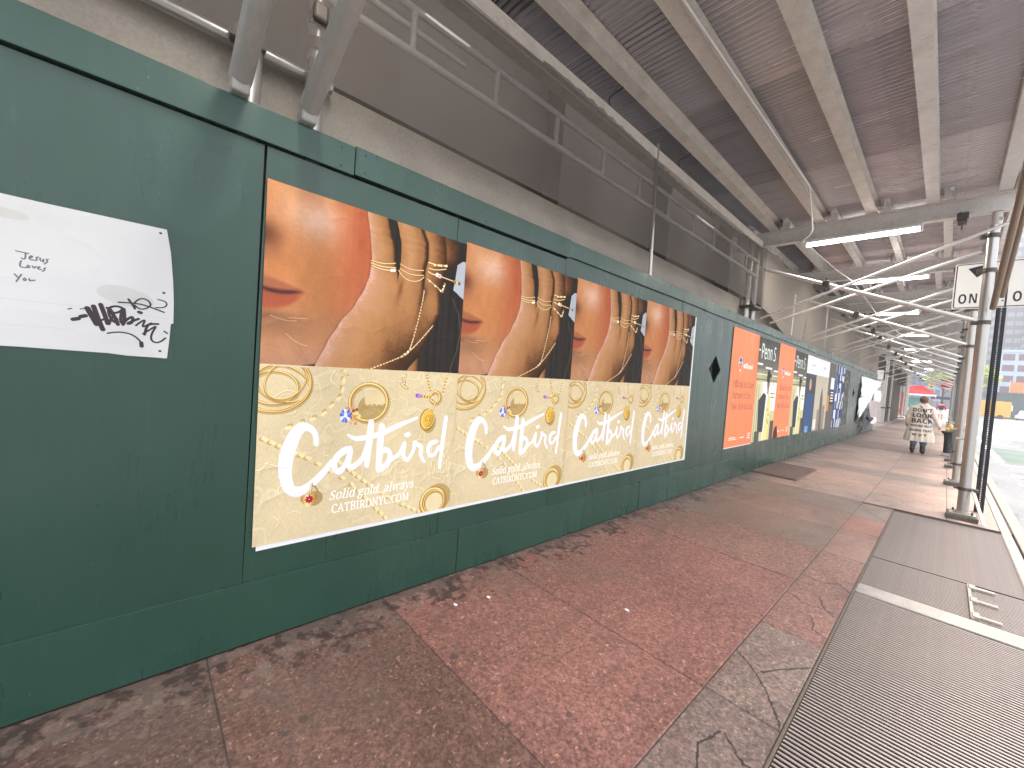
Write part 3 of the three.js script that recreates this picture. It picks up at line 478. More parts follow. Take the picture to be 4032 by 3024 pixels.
  for (let i = 0; i < 16; i++) { const a = i / 16 * 6.283, r = 28; ctx.fillStyle = css([[92, 108, 190], [190, 204, 246], [132, 150, 226], [236, 240, 255], [74, 86, 160]][(i * 3) % 5]); ctx.beginPath(); ctx.moveTo(X(0.358), Y(0.64)); ctx.lineTo(X(0.358) + r * Math.cos(a), Y(0.64) + r * 1.2 * Math.sin(a)); ctx.lineTo(X(0.358) + r * Math.cos(a + 0.4), Y(0.64) + r * 1.2 * Math.sin(a + 0.4)); ctx.fill(); }
  ctx.fillStyle = css([226, 232, 255]); ctx.beginPath(); ctx.ellipse(X(0.358), Y(0.638), 9, 11, 0, 0, 7); ctx.fill();
  // necklace, toggle and locket
  dots([[0.782, 0.499], [0.795, 0.53], [0.813, 0.56]], 12, 6, [[176, 132, 58], [238, 208, 134]]); dots([[0.914, 0.496], [0.9, 0.53], [0.888, 0.565]], 12, 6, [[176, 132, 58], [238, 208, 134]]);
  ellp(0.842, 0.578, 0.03, 0.02, 0, 14, G); dots([[0.74, 0.574], [0.78, 0.577], [0.82, 0.579]], 10, 8, [[176, 132, 58], [244, 214, 140]]); dots([[0.732, 0.573], [0.738, 0.575]], 2, 12, [[130, 84, 168], [170, 128, 214]]);
  gold([[0.64, 0.515], [0.66, 0.535], [0.63, 0.533], [0.655, 0.545], [0.67, 0.548]], 9); gold([[0.66, 0.5], [0.648, 0.53]], 6); gold([[0.33, 0.5], [0.345, 0.51], [0.36, 0.512]], 6);
  ctx.fillStyle = css([150, 118, 60], 0.6); ctx.beginPath(); ctx.ellipse(X(0.812), Y(0.668), 46, 62, 0, 0, 7); ctx.fill();
  { const lg = ctx.createLinearGradient(X(0.75), Y(0.63), X(0.85), Y(0.69)); lg.addColorStop(0, '#8a5f1a'); lg.addColorStop(0.25, '#e0b64e'); lg.addColorStop(0.6, '#d8ad48'); lg.addColorStop(1, '#8e6a24'); ctx.fillStyle = lg; ctx.beginPath(); ctx.ellipse(X(0.8), Y(0.66), 44, 60, 0.12, 0, 7); ctx.fill(); ctx.strokeStyle = '#6d4a14'; ctx.lineWidth = 4; ctx.stroke(); ctx.strokeStyle = '#f4dd92'; ctx.lineWidth = 3; ctx.beginPath(); ctx.ellipse(X(0.806), Y(0.656), 38, 52, 0.12, 0, 7); ctx.stroke(); }
  ctx.font = 'italic 44px serif'; ctx.fillStyle = '#a37a28'; ctx.textAlign = 'center'; ctx.fillText('CB', X(0.808), Y(0.665)); gold([[0.846, 0.6], [0.83, 0.625]], 8);
  // ring at the foot, heart locket
  ctx.fillStyle = css([170, 138, 74], 0.75); ctx.beginPath(); ctx.ellipse(X(0.895), Y(0.955), 92, 82, 0, 0, 7); ctx.fill(); ctx.fillStyle = css([222, 206, 160]); ctx.beginPath(); ctx.ellipse(X(0.875), Y(0.966), 58, 62, 0, 0, 7); ctx.fill();
  ellp(0.868, 0.966, 0.075, 0.048, 0.2, 20, G); ellp(0.875, 0.968, 0.066, 0.042, 0.2, 8, G);
  // brush lettering
  const brush = (pts) => { const P = []; for (let k = 0; k < pts.length - 1; k++) { const p0 = pts[Math.max(0, k - 1)], p1 = pts[k], p2 = pts[k + 1], p3 = pts[Math.min(pts.length - 1, k + 2)]; for (let s = 0; s < 22; s++) { const t = s / 22, q = (a, b, c, d) => 0.5 * (2 * b + (c - a) * t + (2 * a - 5 * b + 4 * c - d) * t * t + (3 * b - a - 3 * c + d) * t * t * t); P.push([q(p0[0], p1[0], p2[0], p3[0]), q(p0[1], p1[1], p2[1], p3[1]), lerp(p1[2], p2[2], t)]); } } P.push(pts[pts.length - 1]); ctx.fillStyle = '#e9e7ee'; for (const [u, v, w] of P) { ctx.save(); ctx.translate(X(u), Y(v)); ctx.rotate(-0.5); ctx.beginPath(); ctx.ellipse(0, 0, w * 0.38, w * 0.51, 0, 0, 7); ctx.fill(); ctx.restore(); } };
  brush([[0.233, 0.722, 26], [0.226, 0.691, 34], [0.196, 0.672, 36], [0.165, 0.674, 46], [0.138, 0.702, 60], [0.116, 0.752, 68], [0.112, 0.797, 66], [0.128, 0.843, 60], [0.159, 0.860, 50], [0.205, 0.851, 36], [0.268, 0.814, 32], [0.305, 0.78, 24]]);
  brush([[0.388, 0.745, 30], [0.36, 0.750, 34], [0.326, 0.77, 34], [0.319, 0.8, 34], [0.343, 0.814, 32], [0.372, 0.79, 26], [0.39, 0.752, 30], [0.384, 0.775, 34], [0.384, 0.796, 34], [0.405, 0.804, 30], [0.449, 0.779, 26], [0.478, 0.72, 28]]);
  brush([[0.486, 0.664, 36], [0.48, 0.726, 44], [0.473, 0.803, 30]]); brush([[0.372, 0.699, 8], [0.395, 0.709, 20], [0.43, 0.714, 26], [0.534, 0.703, 28], [0.635, 0.676, 26], [0.737, 0.652, 14]]);
  brush([[0.542, 0.679, 40], [0.537, 0.746, 44], [0.535, 0.822, 36]]); brush([[0.541, 0.768, 26], [0.565, 0.757, 30], [0.593, 0.772, 34], [0.588, 0.798, 32], [0.565, 0.815, 30], [0.541, 0.823, 28]]);
  brush([[0.575, 0.806, 18], [0.61, 0.79, 22], [0.645, 0.775, 22], [0.672, 0.74, 24], [0.667, 0.775, 30], [0.683, 0.797, 26], [0.703, 0.795, 22], [0.727, 0.765, 24], [0.732, 0.742, 30], [0.752, 0.75, 26], [0.773, 0.757, 26], [0.772, 0.786, 26], [0.797, 0.812, 20]]); brush([[0.676, 0.712, 22], [0.694, 0.709, 26]]);
  brush([[0.866, 0.742, 24], [0.832, 0.748, 28], [0.817, 0.768, 30], [0.828, 0.79, 28], [0.858, 0.788, 24], [0.888, 0.764, 22]]); brush([[0.922, 0.655, 30], [0.91, 0.727, 34], [0.897, 0.84, 24]]);
  // heart locket over the lettering
  ctx.fillStyle = css([140, 108, 54], 0.6); ctx.beginPath(); ctx.ellipse(X(0.238), Y(0.888), 36, 34, 0, 0, 7); ctx.fill(); line([[0.222, 0.848], [0.24, 0.852], [0.252, 0.87]], 6, [158, 116, 50]); gold([[0.224, 0.842], [0.219, 0.872]], 6);
  { const hx = X(0.217), hy = Y(0.886), lg = ctx.createLinearGradient(hx - 36, hy, hx + 36, hy); lg.addColorStop(0, '#b07c34'); lg.addColorStop(0.35, '#f6dca6'); lg.addColorStop(0.7, '#d29a50'); lg.addColorStop(1, '#8b5c20'); ctx.fillStyle = lg; ctx.beginPath(); ctx.moveTo(hx - 4, hy + 40); ctx.bezierCurveTo(hx - 60, hy + 4, hx - 40, hy - 34, hx - 4, hy - 14); ctx.bezierCurveTo(hx + 30, hy - 36, hx + 54, hy + 0, hx - 4, hy + 40); ctx.fill(); ctx.fillStyle = '#a3122c'; for (let i = 0; i < 8; i++) { const a = i / 8 * 6.283; ctx.beginPath(); ctx.ellipse(hx - 2 + 11 * Math.cos(a), hy + 4 + 11 * Math.sin(a), 8, 4.5, a, 0, 7); ctx.fill(); } }
  ctx.fillStyle = '#fbf8f2'; ctx.textAlign = 'left'; ctx.font = 'italic 62px serif';
  const fit = (s, x, y, w) => { const m = ctx.measureText(s).width; ctx.save(); ctx.translate(x, y); ctx.scale(w / m, 1); ctx.fillText(s, 0, 0); ctx.restore(); };
  fit('Solid gold, always', X(0.3), Y(0.901), X(0.437)); ctx.font = '58px serif'; fit('CATBIRDNYC.COM', X(0.314), Y(0.943), X(0.402));
  ctx.restore();
}
const advertMat = paperMat(canvasTex(advert), 1.3, 2, 0.011);
const edges = [[-0.462, -1.765], [-1.755, -3.085], [-3.075, -4.415], [-4.405, -5.755]];
const adLabels = ['jewellery poster with a cheek, ringed hand and brush lettering, largest and nearest of the four', 'jewellery poster with ringed hand, second of four, beside the nearest one', 'jewellery poster with ringed hand, third of four, between the second and the farthest', 'jewellery poster with ringed hand, farthest of four, white strip along its far edge'];
edges.forEach(([a, b], i) => {
  const g = thing('jewellery_poster', adLabels[i], 'poster', [0, 1.5, a], 'four jewellery posters pasted in a row');
  const s = part('printed_sheet', sheetGeo(a, b, 0.54 - i * 0.001, 2.512 + i * 0.018, 0.0065 - i * 0.0004, i === 0 ? -0.022 : -0.006, 0.0022, 0.001, i).translate(0, -1.5, -a), advertMat, g, false);
  part('backing_paper', sheetGeo(a - (i ? 0 : 0.03), b - (i === 3 ? 0.045 : 0), 0.512 + 0.002 * i, 2.5 + i * 0.018 + (i > 1 ? 0.008 : 0.006), 0.0022, -0.012, 0.0008, 0.0008, i + 5).translate(0, -1.5, -a), M.white, g, false);
});

// ---- white sheet with handwriting and a marker tag ----
{
  const c = canvasOf(1280, 640), x = c.getContext('2d'); x.fillStyle = '#c6c6c4'; x.fillRect(0, 0, 1280, 640);
  const im = x.getImageData(0, 0, 1280, 640); for (let k = 0; k < 1280 * 640; k++) { const u = (k % 1280) / 1280, v = Math.floor(k / 1280) / 640, q = 1 + 0.05 * (fbm(u, v, 4, 281, 4) - 0.5); for (let ch = 0; ch < 3; ch++) im.data[k * 4 + ch] *= q; } x.putImageData(im, 0, 0);
  // sheet spans z 1.3 .. -0.11 (1.41 m) and y 1.53 .. 2.15 (0.62 m)
  const S = 1280 / 1.41, px = (z) => (1.3 - z) * S, py = (y) => (2.15 - y) * (640 / 0.62);
  x.fillStyle = 'rgba(120,128,110,0.16)'; x.beginPath(); x.ellipse(px(0.05), py(1.80), 85, 42, 0.2, 0, 7); x.fill(); x.fillStyle = 'rgba(160,158,130,0.25)'; x.beginPath(); x.ellipse(px(0.4), py(2.06), 60, 20, 0.1, 0, 7); x.fill();
  x.strokeStyle = 'rgba(180,180,180,0.7)'; x.lineWidth = 2; x.beginPath(); x.moveTo(0, py(1.73)); x.lineTo(px(0.1), py(1.735)); x.lineTo(px(-0.11), py(1.72)); x.moveTo(0, py(1.63)); x.lineTo(px(0.2), py(1.635)); x.stroke();
  x.lineCap = 'round'; x.lineJoin = 'round'; const ST = (pts, w, col = '#57575e') => { x.strokeStyle = col; x.lineWidth = w; x.beginPath(); x.moveTo(px(pts[0][0]), py(pts[0][1])); for (let i = 1; i < pts.length; i++) { const p = pts[i - 1], q = pts[i]; i < pts.length - 1 ? x.quadraticCurveTo(px(q[0]), py(q[1]), px((q[0] + pts[i + 1][0]) / 2), py((q[1] + pts[i + 1][1]) / 2)) : x.lineTo(px(q[0]), py(q[1])); } x.stroke(); };
  const L = (o, y0, s, h, strokes) => strokes.forEach((q) => ST(q.map(([a, b]) => [o - a * s, y0 + b * h]), 4));
  L(0.362, 1.895, 0.0135, 0.024, [[[-0.2, 1.1], [2.2, 1]], [[1.6, 1], [1.7, 0.2], [1.3, -0.1], [0.9, 0.1]], [[2.3, 0.3], [3.1, 0.5], [2.7, 0.8], [2.3, 0.3], [2.6, 0], [3.2, 0.1]], [[4, 0.7], [3.5, 0.5], [4, 0.3], [3.5, 0]], [[4.4, 0.6], [4.4, 0.1], [5, 0.1], [5.1, 0.6], [5.1, 0]], [[6, 0.6], [5.5, 0.5], [6, 0.2], [5.3, -0.3]]]);
  L(0.357, 1.862, 0.0135, 0.022, [[[0.5, 1.1], [0, 0], [1.4, 0]], [[1.8, 0.5], [1.5, 0.2], [1.9, 0], [2.2, 0.3], [1.8, 0.5]], [[2.6, 0.5], [2.9, 0], [3.3, 0.5]], [[3.6, 0.3], [4.2, 0.4], [3.9, 0.6], [3.6, 0.2], [4, 0], [4.4, 0.1]], [[5.2, 0.5], [4.8, 0.4], [5.1, 0.1], [4.6, -0.2]]]);
  L(0.366, 1.81, 0.0135, 0.022, [[[0, 1], [0.6, 0.5]], [[1.3, 1.1], [0.4, -0.3]], [[1.9, 0.5], [1.6, 0.2], [2, 0], [2.3, 0.3], [1.9, 0.5]], [[2.8, 0.5], [2.8, 0], [3.4, 0.4], [3.5, 0.2], [3.9, 0.4]]]);
  const dk = '#2c2024';
  ST([[0.167, 1.731], [0.137, 1.667]], 17, dk); ST([[0.149, 1.742], [0.134, 1.691], [0.118, 1.646]], 15, dk); ST([[0.128, 1.753], [0.117, 1.72], [0.104, 1.674]], 14, dk); ST([[0.14, 1.672], [0.112, 1.695]], 8, dk);
  ST([[0.108, 1.742], [0.09, 1.719], [0.066, 1.731], [0.057, 1.750], [0.084, 1.755], [0.106, 1.74], [0.098, 1.7], [0.078, 1.676], [0.074, 1.70], [0.092, 1.708], [0.1, 1.672]], 9, dk); ST([[0.098, 1.735], [0.08, 1.70], [0.072, 1.674]], 12, dk);
  ST([[0.06, 1.74], [0.067, 1.701], [0.058, 1.675], [0.046, 1.70], [0.024, 1.719], [0.027, 1.685], [0.046, 1.68], [0.02, 1.70], [0.007, 1.708]], 10, dk); ST([[0.056, 1.745], [0.05, 1.70], [0.056, 1.676]], 11, dk);
  ST([[0.014, 1.678], [-0.004, 1.70], [-0.017, 1.708], [-0.004, 1.669], [-0.03, 1.69], [-0.037, 1.695]], 7, dk); ST([[-0.06, 1.694], [-0.03, 1.692], [-0.02, 1.672], [-0.016, 1.64]], 9, dk); ST([[-0.011, 1.643], [-0.04, 1.672], [-0.056, 1.686], [-0.04, 1.65], [-0.037, 1.62], [-0.052, 1.606], [-0.072, 1.612], [-0.088, 1.632]], 7, dk);
  ST([[0.073, 1.772], [0.014, 1.778], [-0.03, 1.768], [-0.079, 1.751]], 6, dk); ST([[0.042, 1.79], [0.024, 1.762], [0.02, 1.752]], 8, dk); ST([[0.024, 1.775], [0.01, 1.80], [-0.018, 1.802], [-0.036, 1.778], [-0.016, 1.756], [0.006, 1.752], [0.022, 1.768]], 6, dk); ST([[-0.056, 1.806], [-0.078, 1.805], [-0.09, 1.79], [-0.08, 1.772], [-0.05, 1.768]], 5, dk);
  ST([[0.103, 1.632], [0.073, 1.644], [0.025, 1.638], [-0.004, 1.608], [-0.008, 1.594]], 6, dk); ST([[-0.006, 1.602], [-0.008, 1.586]], 13, dk); ST([[0.206, 1.678], [0.192, 1.683]], 15, dk); ST([[0.184, 1.693], [0.172, 1.698]], 15, dk); ST([[0.222, 1.718], [0.212, 1.723]], 4, dk); ST([[0.187, 1.724], [0.178, 1.727]], 4, dk); ST([[0.006, 1.739], [0.0, 1.737]], 13, dk); ST([[-0.083, 1.663], [-0.094, 1.655]], 6, dk);
  for (const [z, y] of [[-0.054, 2.109], [-0.075, 1.84], [-0.071, 1.57]]) { x.fillStyle = '#2b2b2b'; x.beginPath(); x.arc(px(z), py(y), 5, 0, 7); x.fill(); }
  // outline: torn right edge
  const out = [[1.3, 1.545], [0.35, 1.55], [0.1, 1.546], [0.04, 1.54], [-0.097, 1.538], [-0.102, 1.62], [-0.105, 1.70], [-0.114, 1.704], [-0.112, 1.80], [-0.106, 1.90], [-0.093, 2.03], [-0.075, 2.131], [0.3, 2.128], [1.3, 2.14]];
  const sh = new THREE.Shape(out.map(([z, y]) => new THREE.Vector2(-z, y))); const g = new THREE.ExtrudeGeometry(sh, { depth: 0.002, bevelEnabled: false, curveSegments: 4 });
  const p = g.attributes.position, uv = g.attributes.uv; for (let i = 0; i < p.count; i++) uv.setXY(i, (1.3 + p.getX(i)) / 1.41, (p.getY(i) - 1.53) / 0.62);
  g.rotateY(Math.PI / 2).translate(0.003, 0, 0); // extrusion along +x, shape x -> -z
  tag(part('white_sheet', g, std({ map: canvasTex(c), roughness: 0.6, bumpMap: scaled(wrinkle, 1, 0.6), bumpScale: 0.004 }), scene, false), 'white paper sheet with three handwritten words and a black marker tag, on the green fence', 'paper sheet');
}
// ---- orange posters and the photo posters beside them ----
const poster = (name, label, zL, zR, yB, yT, mat, group, x = 0.005) => { const g = thing(name, label, 'poster', [0, 1.5, zL], group); part('printed_sheet', sheetGeo(zL, zR, yB, yT, x, -0.01, 0.002, 0.001, Math.round(-zL), 14, 14).translate(0, -1.5, -zL), mat, g, false); return g; };
{
  const c = canvasOf(512, 768), x = c.getContext('2d'); const im = x.createImageData(512, 768);
  for (let k = 0; k < 512 * 768; k++) { const u = (k % 512) / 512, v = Math.floor(k / 512) / 768, s = noise(u, v, 22, 301, 2) - 0.5, t = fbm(u, v, 6, 303, 3) - 0.5; const q = 1 + 0.05 * t + 0.05 * s; im.data[k * 4] = clamp(246 * q, 0, 255); im.data[k * 4 + 1] = 134 * q; im.data[k * 4 + 2] = 82 * q; im.data[k * 4 + 3] = 255; } x.putImageData(im, 0, 0);
  x.fillStyle = '#f3e9ee'; x.beginPath(); x.arc(170, 215, 36, 0, 7); x.fill(); x.beginPath(); x.moveTo(138, 230); x.lineTo(202, 230); x.lineTo(172, 282); x.fill(); x.fillStyle = '#3c4f9e'; x.beginPath(); x.arc(170, 213, 30, 0, 7); x.fill(); x.fillStyle = '#e06a3c'; x.beginPath(); x.arc(170, 240, 20, 0, 7); x.fill(); x.fillStyle = '#f3e9ee'; x.font = 'bold 20px sans-serif'; x.textAlign = 'center'; x.fillText('KNICKS', 170, 222);
  x.textAlign = 'left'; x.font = 'bold 48px sans-serif'; x.fillStyle = '#fbf3f0'; x.save(); x.translate(232, 248); x.scale(0.95, 1); x.fillText('Blueair', 30, 0); x.restore(); x.beginPath(); x.arc(242, 234, 14, 0, 7); x.fill();
  x.fillStyle = '#6e2a30'; x.font = '60px serif'; const f = (s, y, w) => { const m = x.measureText(s).width; x.save(); x.translate(66, y); x.scale(w / m, 1); x.fillText(s, 0, 0); x.restore(); };
  f('Official Air Care', 376, 400); f('Partner of the', 450, 350); f('New York Knicks', 524, 400);
  x.fillStyle = '#f8e4da'; x.fillRect(70, 706, 120, 6); x.fillRect(70, 718, 150, 6); x.fillRect(270, 712, 90, 7); x.fillRect(420, 690, 8, 44); x.fillRect(438, 690, 46, 8); x.fillRect(438, 706, 40, 8); x.fillRect(438, 722, 46, 8);
  const m = std({ map: canvasTex(c), roughness: 0.6, bumpMap: scaled(tex(256, 256, (a, b) => 255 * (0.6 * noise(a, b, 12, 311, 2) + 0.4 * fbm(a, b, 6, 313, 3)), { srgb: false }), 1.2, 1), bumpScale: 0.012 });
  const g1 = poster('orange_poster', 'plain orange poster with round logo and dark serif text, nearest, beside the diamond hole', -7.27, -8.66, 0.57, 2.63, m, 'orange posters in the far row', 0.006);
  part('white_edge', sheetGeo(-7.27, -8.68, 0.552, 2.6, 0.0032, 0, 0.0004, 0.0006, 3, 4, 4).translate(0, -1.5, 7.27), M.white, g1, false);
  const g2 = poster('orange_poster', 'orange poster with a torn dark corner at its foot, between two subway photo posters', -10.03, -11.33, 0.58, 2.64, m, 'orange posters in the far row', 0.006);
  const tr = new THREE.Shape([[10.10, 0.565], [10.12, 0.74], [10.2, 0.83], [10.32, 0.84], [10.38, 0.72], [10.42, 0.6], [10.3, 0.57]].map(([a, b]) => new THREE.Vector2(a, b)));
  const tg = new THREE.ExtrudeGeometry(tr, { depth: 0.002, bevelEnabled: false }).rotateY(Math.PI / 2).translate(0.0095, -1.5, 10.03); part('torn_corner', tg, std({ color: 0x3a2a2a, roughness: 0.8 }), g2);
}
{
  const c = canvasOf(512, 768), x = c.getContext('2d'); x.fillStyle = '#55544f'; x.fillRect(0, 0, 512, 768);
  const bg = x.createLinearGradient(0, 0, 0, 768); bg.addColorStop(0, '#4a4a46'); bg.addColorStop(0.28, '#6d6b62'); bg.addColorStop(0.36, '#b9b48f'); bg.addColorStop(1, '#d8d2a8'); x.fillStyle = bg; x.fillRect(0, 0, 512, 768);
  x.fillStyle = '#e9f2ea'; x.font = '150px sans-serif'; x.save(); x.translate(60, 150); x.scale(0.78, 1); x.fillText('Penn S', 0, 0); x.restore(); x.fillRect(0, 88, 44, 12);
  x.fillStyle = '#f6f4ea'; x.fillRect(-10, 186, 130, 14); x.fillRect(190, 206, 160, 14); x.fillRect(400, 220, 120, 12); x.fillStyle = '#8d8a7a'; for (let i = 0; i < 8; i++) x.fillRect(120, 236 + i * 9, 392, 4); x.fillStyle = '#e3dfb8'; x.fillRect(0, 262, 512, 8);
  x.fillStyle = '#cfc999'; x.fillRect(0, 320, 512, 450); x.fillStyle = '#f4f2e6'; x.fillRect(150, 320, 360, 220); x.fillStyle = '#9aa39a'; for (const q of [160, 300, 420]) x.fillRect(q, 318, 10, 450); x.fillStyle = '#6f735f'; x.fillRect(0, 300, 512, 10); x.fillRect(360, 400, 120, 8); x.fillRect(360, 430, 120, 8); x.fillRect(30, 340, 8, 430); x.fillRect(80, 340, 8, 430);
  x.fillStyle = '#3f434b'; x.beginPath(); x.moveTo(90, 460); x.lineTo(200, 400); x.lineTo(262, 420); x.lineTo(250, 700); x.lineTo(120, 700); x.closePath(); x.fill();             // grey coat
  x.fillStyle = '#dcd98a'; x.beginPath(); x.moveTo(300, 400); x.lineTo(372, 430); x.lineTo(392, 560); x.lineTo(360, 768); x.lineTo(262, 768); x.lineTo(280, 520); x.closePath(); x.fill(); x.fillStyle = '#e8ecf0'; x.beginPath(); x.moveTo(262, 410); x.lineTo(304, 404); x.lineTo(284, 540); x.lineTo(256, 768); x.lineTo(240, 768); x.closePath(); x.fill();
  x.fillStyle = '#8a6e58'; x.beginPath(); x.ellipse(296, 320, 34, 62, 0.1, 0, 7); x.fill(); x.fillRect(280, 360, 36, 50); x.fillStyle = '#3a3a38'; x.beginPath(); x.ellipse(284, 276, 40, 52, 0.2, 0, 7); x.fill(); x.beginPath(); x.ellipse(330, 268, 34, 16, 0, 0, 7); x.fill(); x.fillStyle = '#6f6a38'; for (const [a, b] of [[330, 520], [350, 560], [330, 600], [346, 620]]) { x.fillRect(a, b, 14, 22); }
  x.fillStyle = '#5a5a50'; x.fillRect(60, 690, 110, 78); x.fillRect(420, 620, 92, 148);
  const m = paperMat(canvasTex(c), 1.2, 1.6, 0.006);
  poster('subway_poster', 'photo poster of a man in grey coat in a train, between the two orange posters', -8.655, -10.04, 0.575, 2.62, m, 'train photo posters');
  poster('subway_poster', 'photo poster of a man in a train, between torn orange and white topped posters', -11.33, -12.62, 0.57, 2.6, m, 'train photo posters');
}
{ // white headed poster, figure in blue and a pale tower below
  const c = canvasOf(512, 512), x = c.getContext('2d'); x.fillStyle = '#b9b2a0'; x.fillRect(0, 0, 512, 512); x.fillStyle = '#f0eff4'; x.fillRect(0, 0, 512, 118); x.fillStyle = '#8e8e98'; x.font = '28px sans-serif'; x.fillText('system', 90, 66); x.fillText('shelf', 360, 66);
  x.fillStyle = '#4a4c52'; x.fillRect(0, 118, 210, 394); x.fillStyle = '#3d567e'; x.beginPath(); x.moveTo(20, 300); x.lineTo(70, 240); x.lineTo(160, 250); x.lineTo(196, 330); x.lineTo(186, 512); x.lineTo(24, 512); x.closePath(); x.fill(); x.fillStyle = '#c9a384'; x.beginPath(); x.ellipse(98, 190, 22, 40, 0, 0, 7); x.fill(); x.fillStyle = '#7fa0c4'; x.fillRect(60, 470, 60, 42);
  x.fillStyle = '#c2b9a5'; x.fillRect(210, 118, 302, 394); x.fillStyle = '#6f675c'; x.beginPath(); x.moveTo(330, 512); x.lineTo(340, 270); x.lineTo(372, 190); x.lineTo(400, 280); x.lineTo(410, 512); x.fill(); x.fillStyle = '#948a7c'; x.fillRect(290, 360, 60, 152); x.fillRect(410, 330, 60, 182); x.fillStyle = '#e4dfd2'; x.fillRect(220, 430, 60, 70);
  poster('white_headed_poster', 'poster pair with a white printed header over a blue jacket and a pale tower', -12.6, -15.5, 0.565, 2.6, paperMat(canvasTex(c), 1.5, 1.2, 0.006));
}
{
  const c = canvasOf(512, 512), x = c.getContext('2d'); x.fillStyle = '#4f545e'; x.fillRect(0, 0, 512, 512); seed = 99; const cols = ['#2f4fa0', '#e9edf6', '#8fa5cc', '#1f2c4c', '#c5cfdf', '#5573b8', '#f4f4f6', '#3c4556'];
  for (let i = 0; i < 9; i++) for (let j = 0; j < 7; j++) { x.fillStyle = cols[Math.floor(rr(0, 8))]; x.fillRect(200 + i * 36 + rr(-8, 8), j * 74 + rr(-10, 10), rr(16, 40), rr(40, 90)); }
  x.fillStyle = '#6a655e'; x.fillRect(0, 0, 190, 512); x.fillStyle = '#d08f3a'; x.fillRect(0, 250, 60, 120); x.fillStyle = '#e8ebef'; x.fillRect(70, 110, 100, 90); x.fillStyle = '#3c4048'; x.fillRect(60, 200, 130, 120); x.fillStyle = '#f2f2f2'; for (let i = 0; i < 4; i++) x.fillRect(90, 220 + i * 22, 80, 10);
  poster('collage_poster', 'blue and white collage poster of many small pictures, far along the fence', -15.5, -18.3, 0.53, 2.6, paperMat(canvasTex(c), 1.5, 1.2, 0.006));
  const d = canvasOf(256, 512), y = d.getContext('2d'); y.fillStyle = '#4c5850'; y.fillRect(0, 0, 256, 512); for (let i = 0; i < 120; i++) { y.fillStyle = ['#5b5450', '#7a6b60', '#3d4743', '#8d8a84', '#8b5a4c'][i % 5]; y.globalAlpha = 0.7; y.fillRect(rr(0, 220), rr(0, 480), rr(10, 60), rr(10, 50)); }
  poster('scraped_poster', 'dark scraped remains of a poster between the blue collage and the torn white sheet', -18.32, -19.45, 0.57, 2.55, paperMat(canvasTex(d), 1, 1.5, 0.01));
}
// ---- torn white sheet hanging off the fence with black scraps ----
{
  const g = thing('torn_banner', 'torn white sheet hanging loose with black tatters, at the far end of the fence', 'torn banner', [0.1, 0.4, -23.5]);
  const flap = (pts, mat, name, nx = 10, ny = 16) => { // bilinear patch of four corners with folds: pts = [TL, TR, BR, BL]
    const P = [], U = [], I = [];
    for (let i = 0; i <= nx; i++) for (let j = 0; j <= ny; j++) { const u = i / nx, v = j / ny, a = pts.map(V), q = a[0].clone().lerp(a[1], u).lerp(a[3].clone().lerp(a[2], u), v); q.x += 0.05 * Math.sin(u * 7 + v * 3) * v + 0.04 * (noise(u, v, 5, 331) - 0.5); q.y += 0.05 * (noise(u * 0.99, v, 9, 333) - 0.5) * (v > 0.9 ? 1 : 0.2); P.push(q.x - 0.1, q.y - 0.4, q.z + 23.5); U.push(u, v); if (i && j) { const k = (i - 1) * (ny + 1) + j - 1, l = k + ny + 1; I.push(k, k + 1, l + 1, k, l + 1, l); } }
    const e = new THREE.BufferGeometry(); e.setAttribute('position', new THREE.Float32BufferAttribute(P, 3)); e.setAttribute('uv', new THREE.Float32BufferAttribute(U, 2)); e.setIndex(I); e.computeVertexNormals(); part(name, e, mat, g, false);
  };
  const w = std({ color: 0xf0f0ee, roughness: 0.55, side: THREE.DoubleSide, bumpMap: scaled(wrinkle, 2), bumpScale: 0.02 });
  flap([[0.03, 2.5, -22.2], [0.32, 2.42, -26.4], [0.26, 1.9, -24.6], [0.03, 1.55, -22.0]], w, 'white_sheet');
  flap([[0.03, 1.56, -22.0], [0.26, 1.92, -24.6], [0.06, 0.95, -22.9], [0.03, 0.6, -21.6]], w, 'white_sheet');
  flap([[0.25, 2.0, -24.4], [0.36, 1.98, -25.8], [0.36, 1.45, -26.0], [0.2, 1.5, -24.5]], w, 'loose_flap', 6, 8);
  flap([[0.14, 1.6, -24.0], [0.3, 1.6, -25.7], [0.28, 0.46, -25.9], [0.16, 0.5, -24.2]], std({ color: 0xb7a9a4, roughness: 0.6, side: THREE.DoubleSide }), 'pinkish_sheet');
  flap([[0.2, 0.78, -24.3], [0.32, 0.74, -25.4], [0.3, 0.45, -25.8], [0.2, 0.44, -24.4]], w, 'loose_flap', 6, 8);
  flap([[0.1, 1.15, -23.6], [0.18, 1.1, -24.3], [0.2, 0.3, -24.0], [0.08, 0.1, -22.6]], M.black, 'black_tatter'); flap([[0.2, 0.8, -23.8], [0.3, 0.75, -24.6], [0.26, 0.6, -24.5], [0.2, 0.55, -23.9]], M.black, 'black_tatter', 5, 6);
  flap([[0.01, 2.5, -22.0], [0.02, 2.5, -22.5], [0.02, 0.5, -22.3], [0.01, 0.5, -21.5]], M.black, 'black_edge', 4, 8);
}
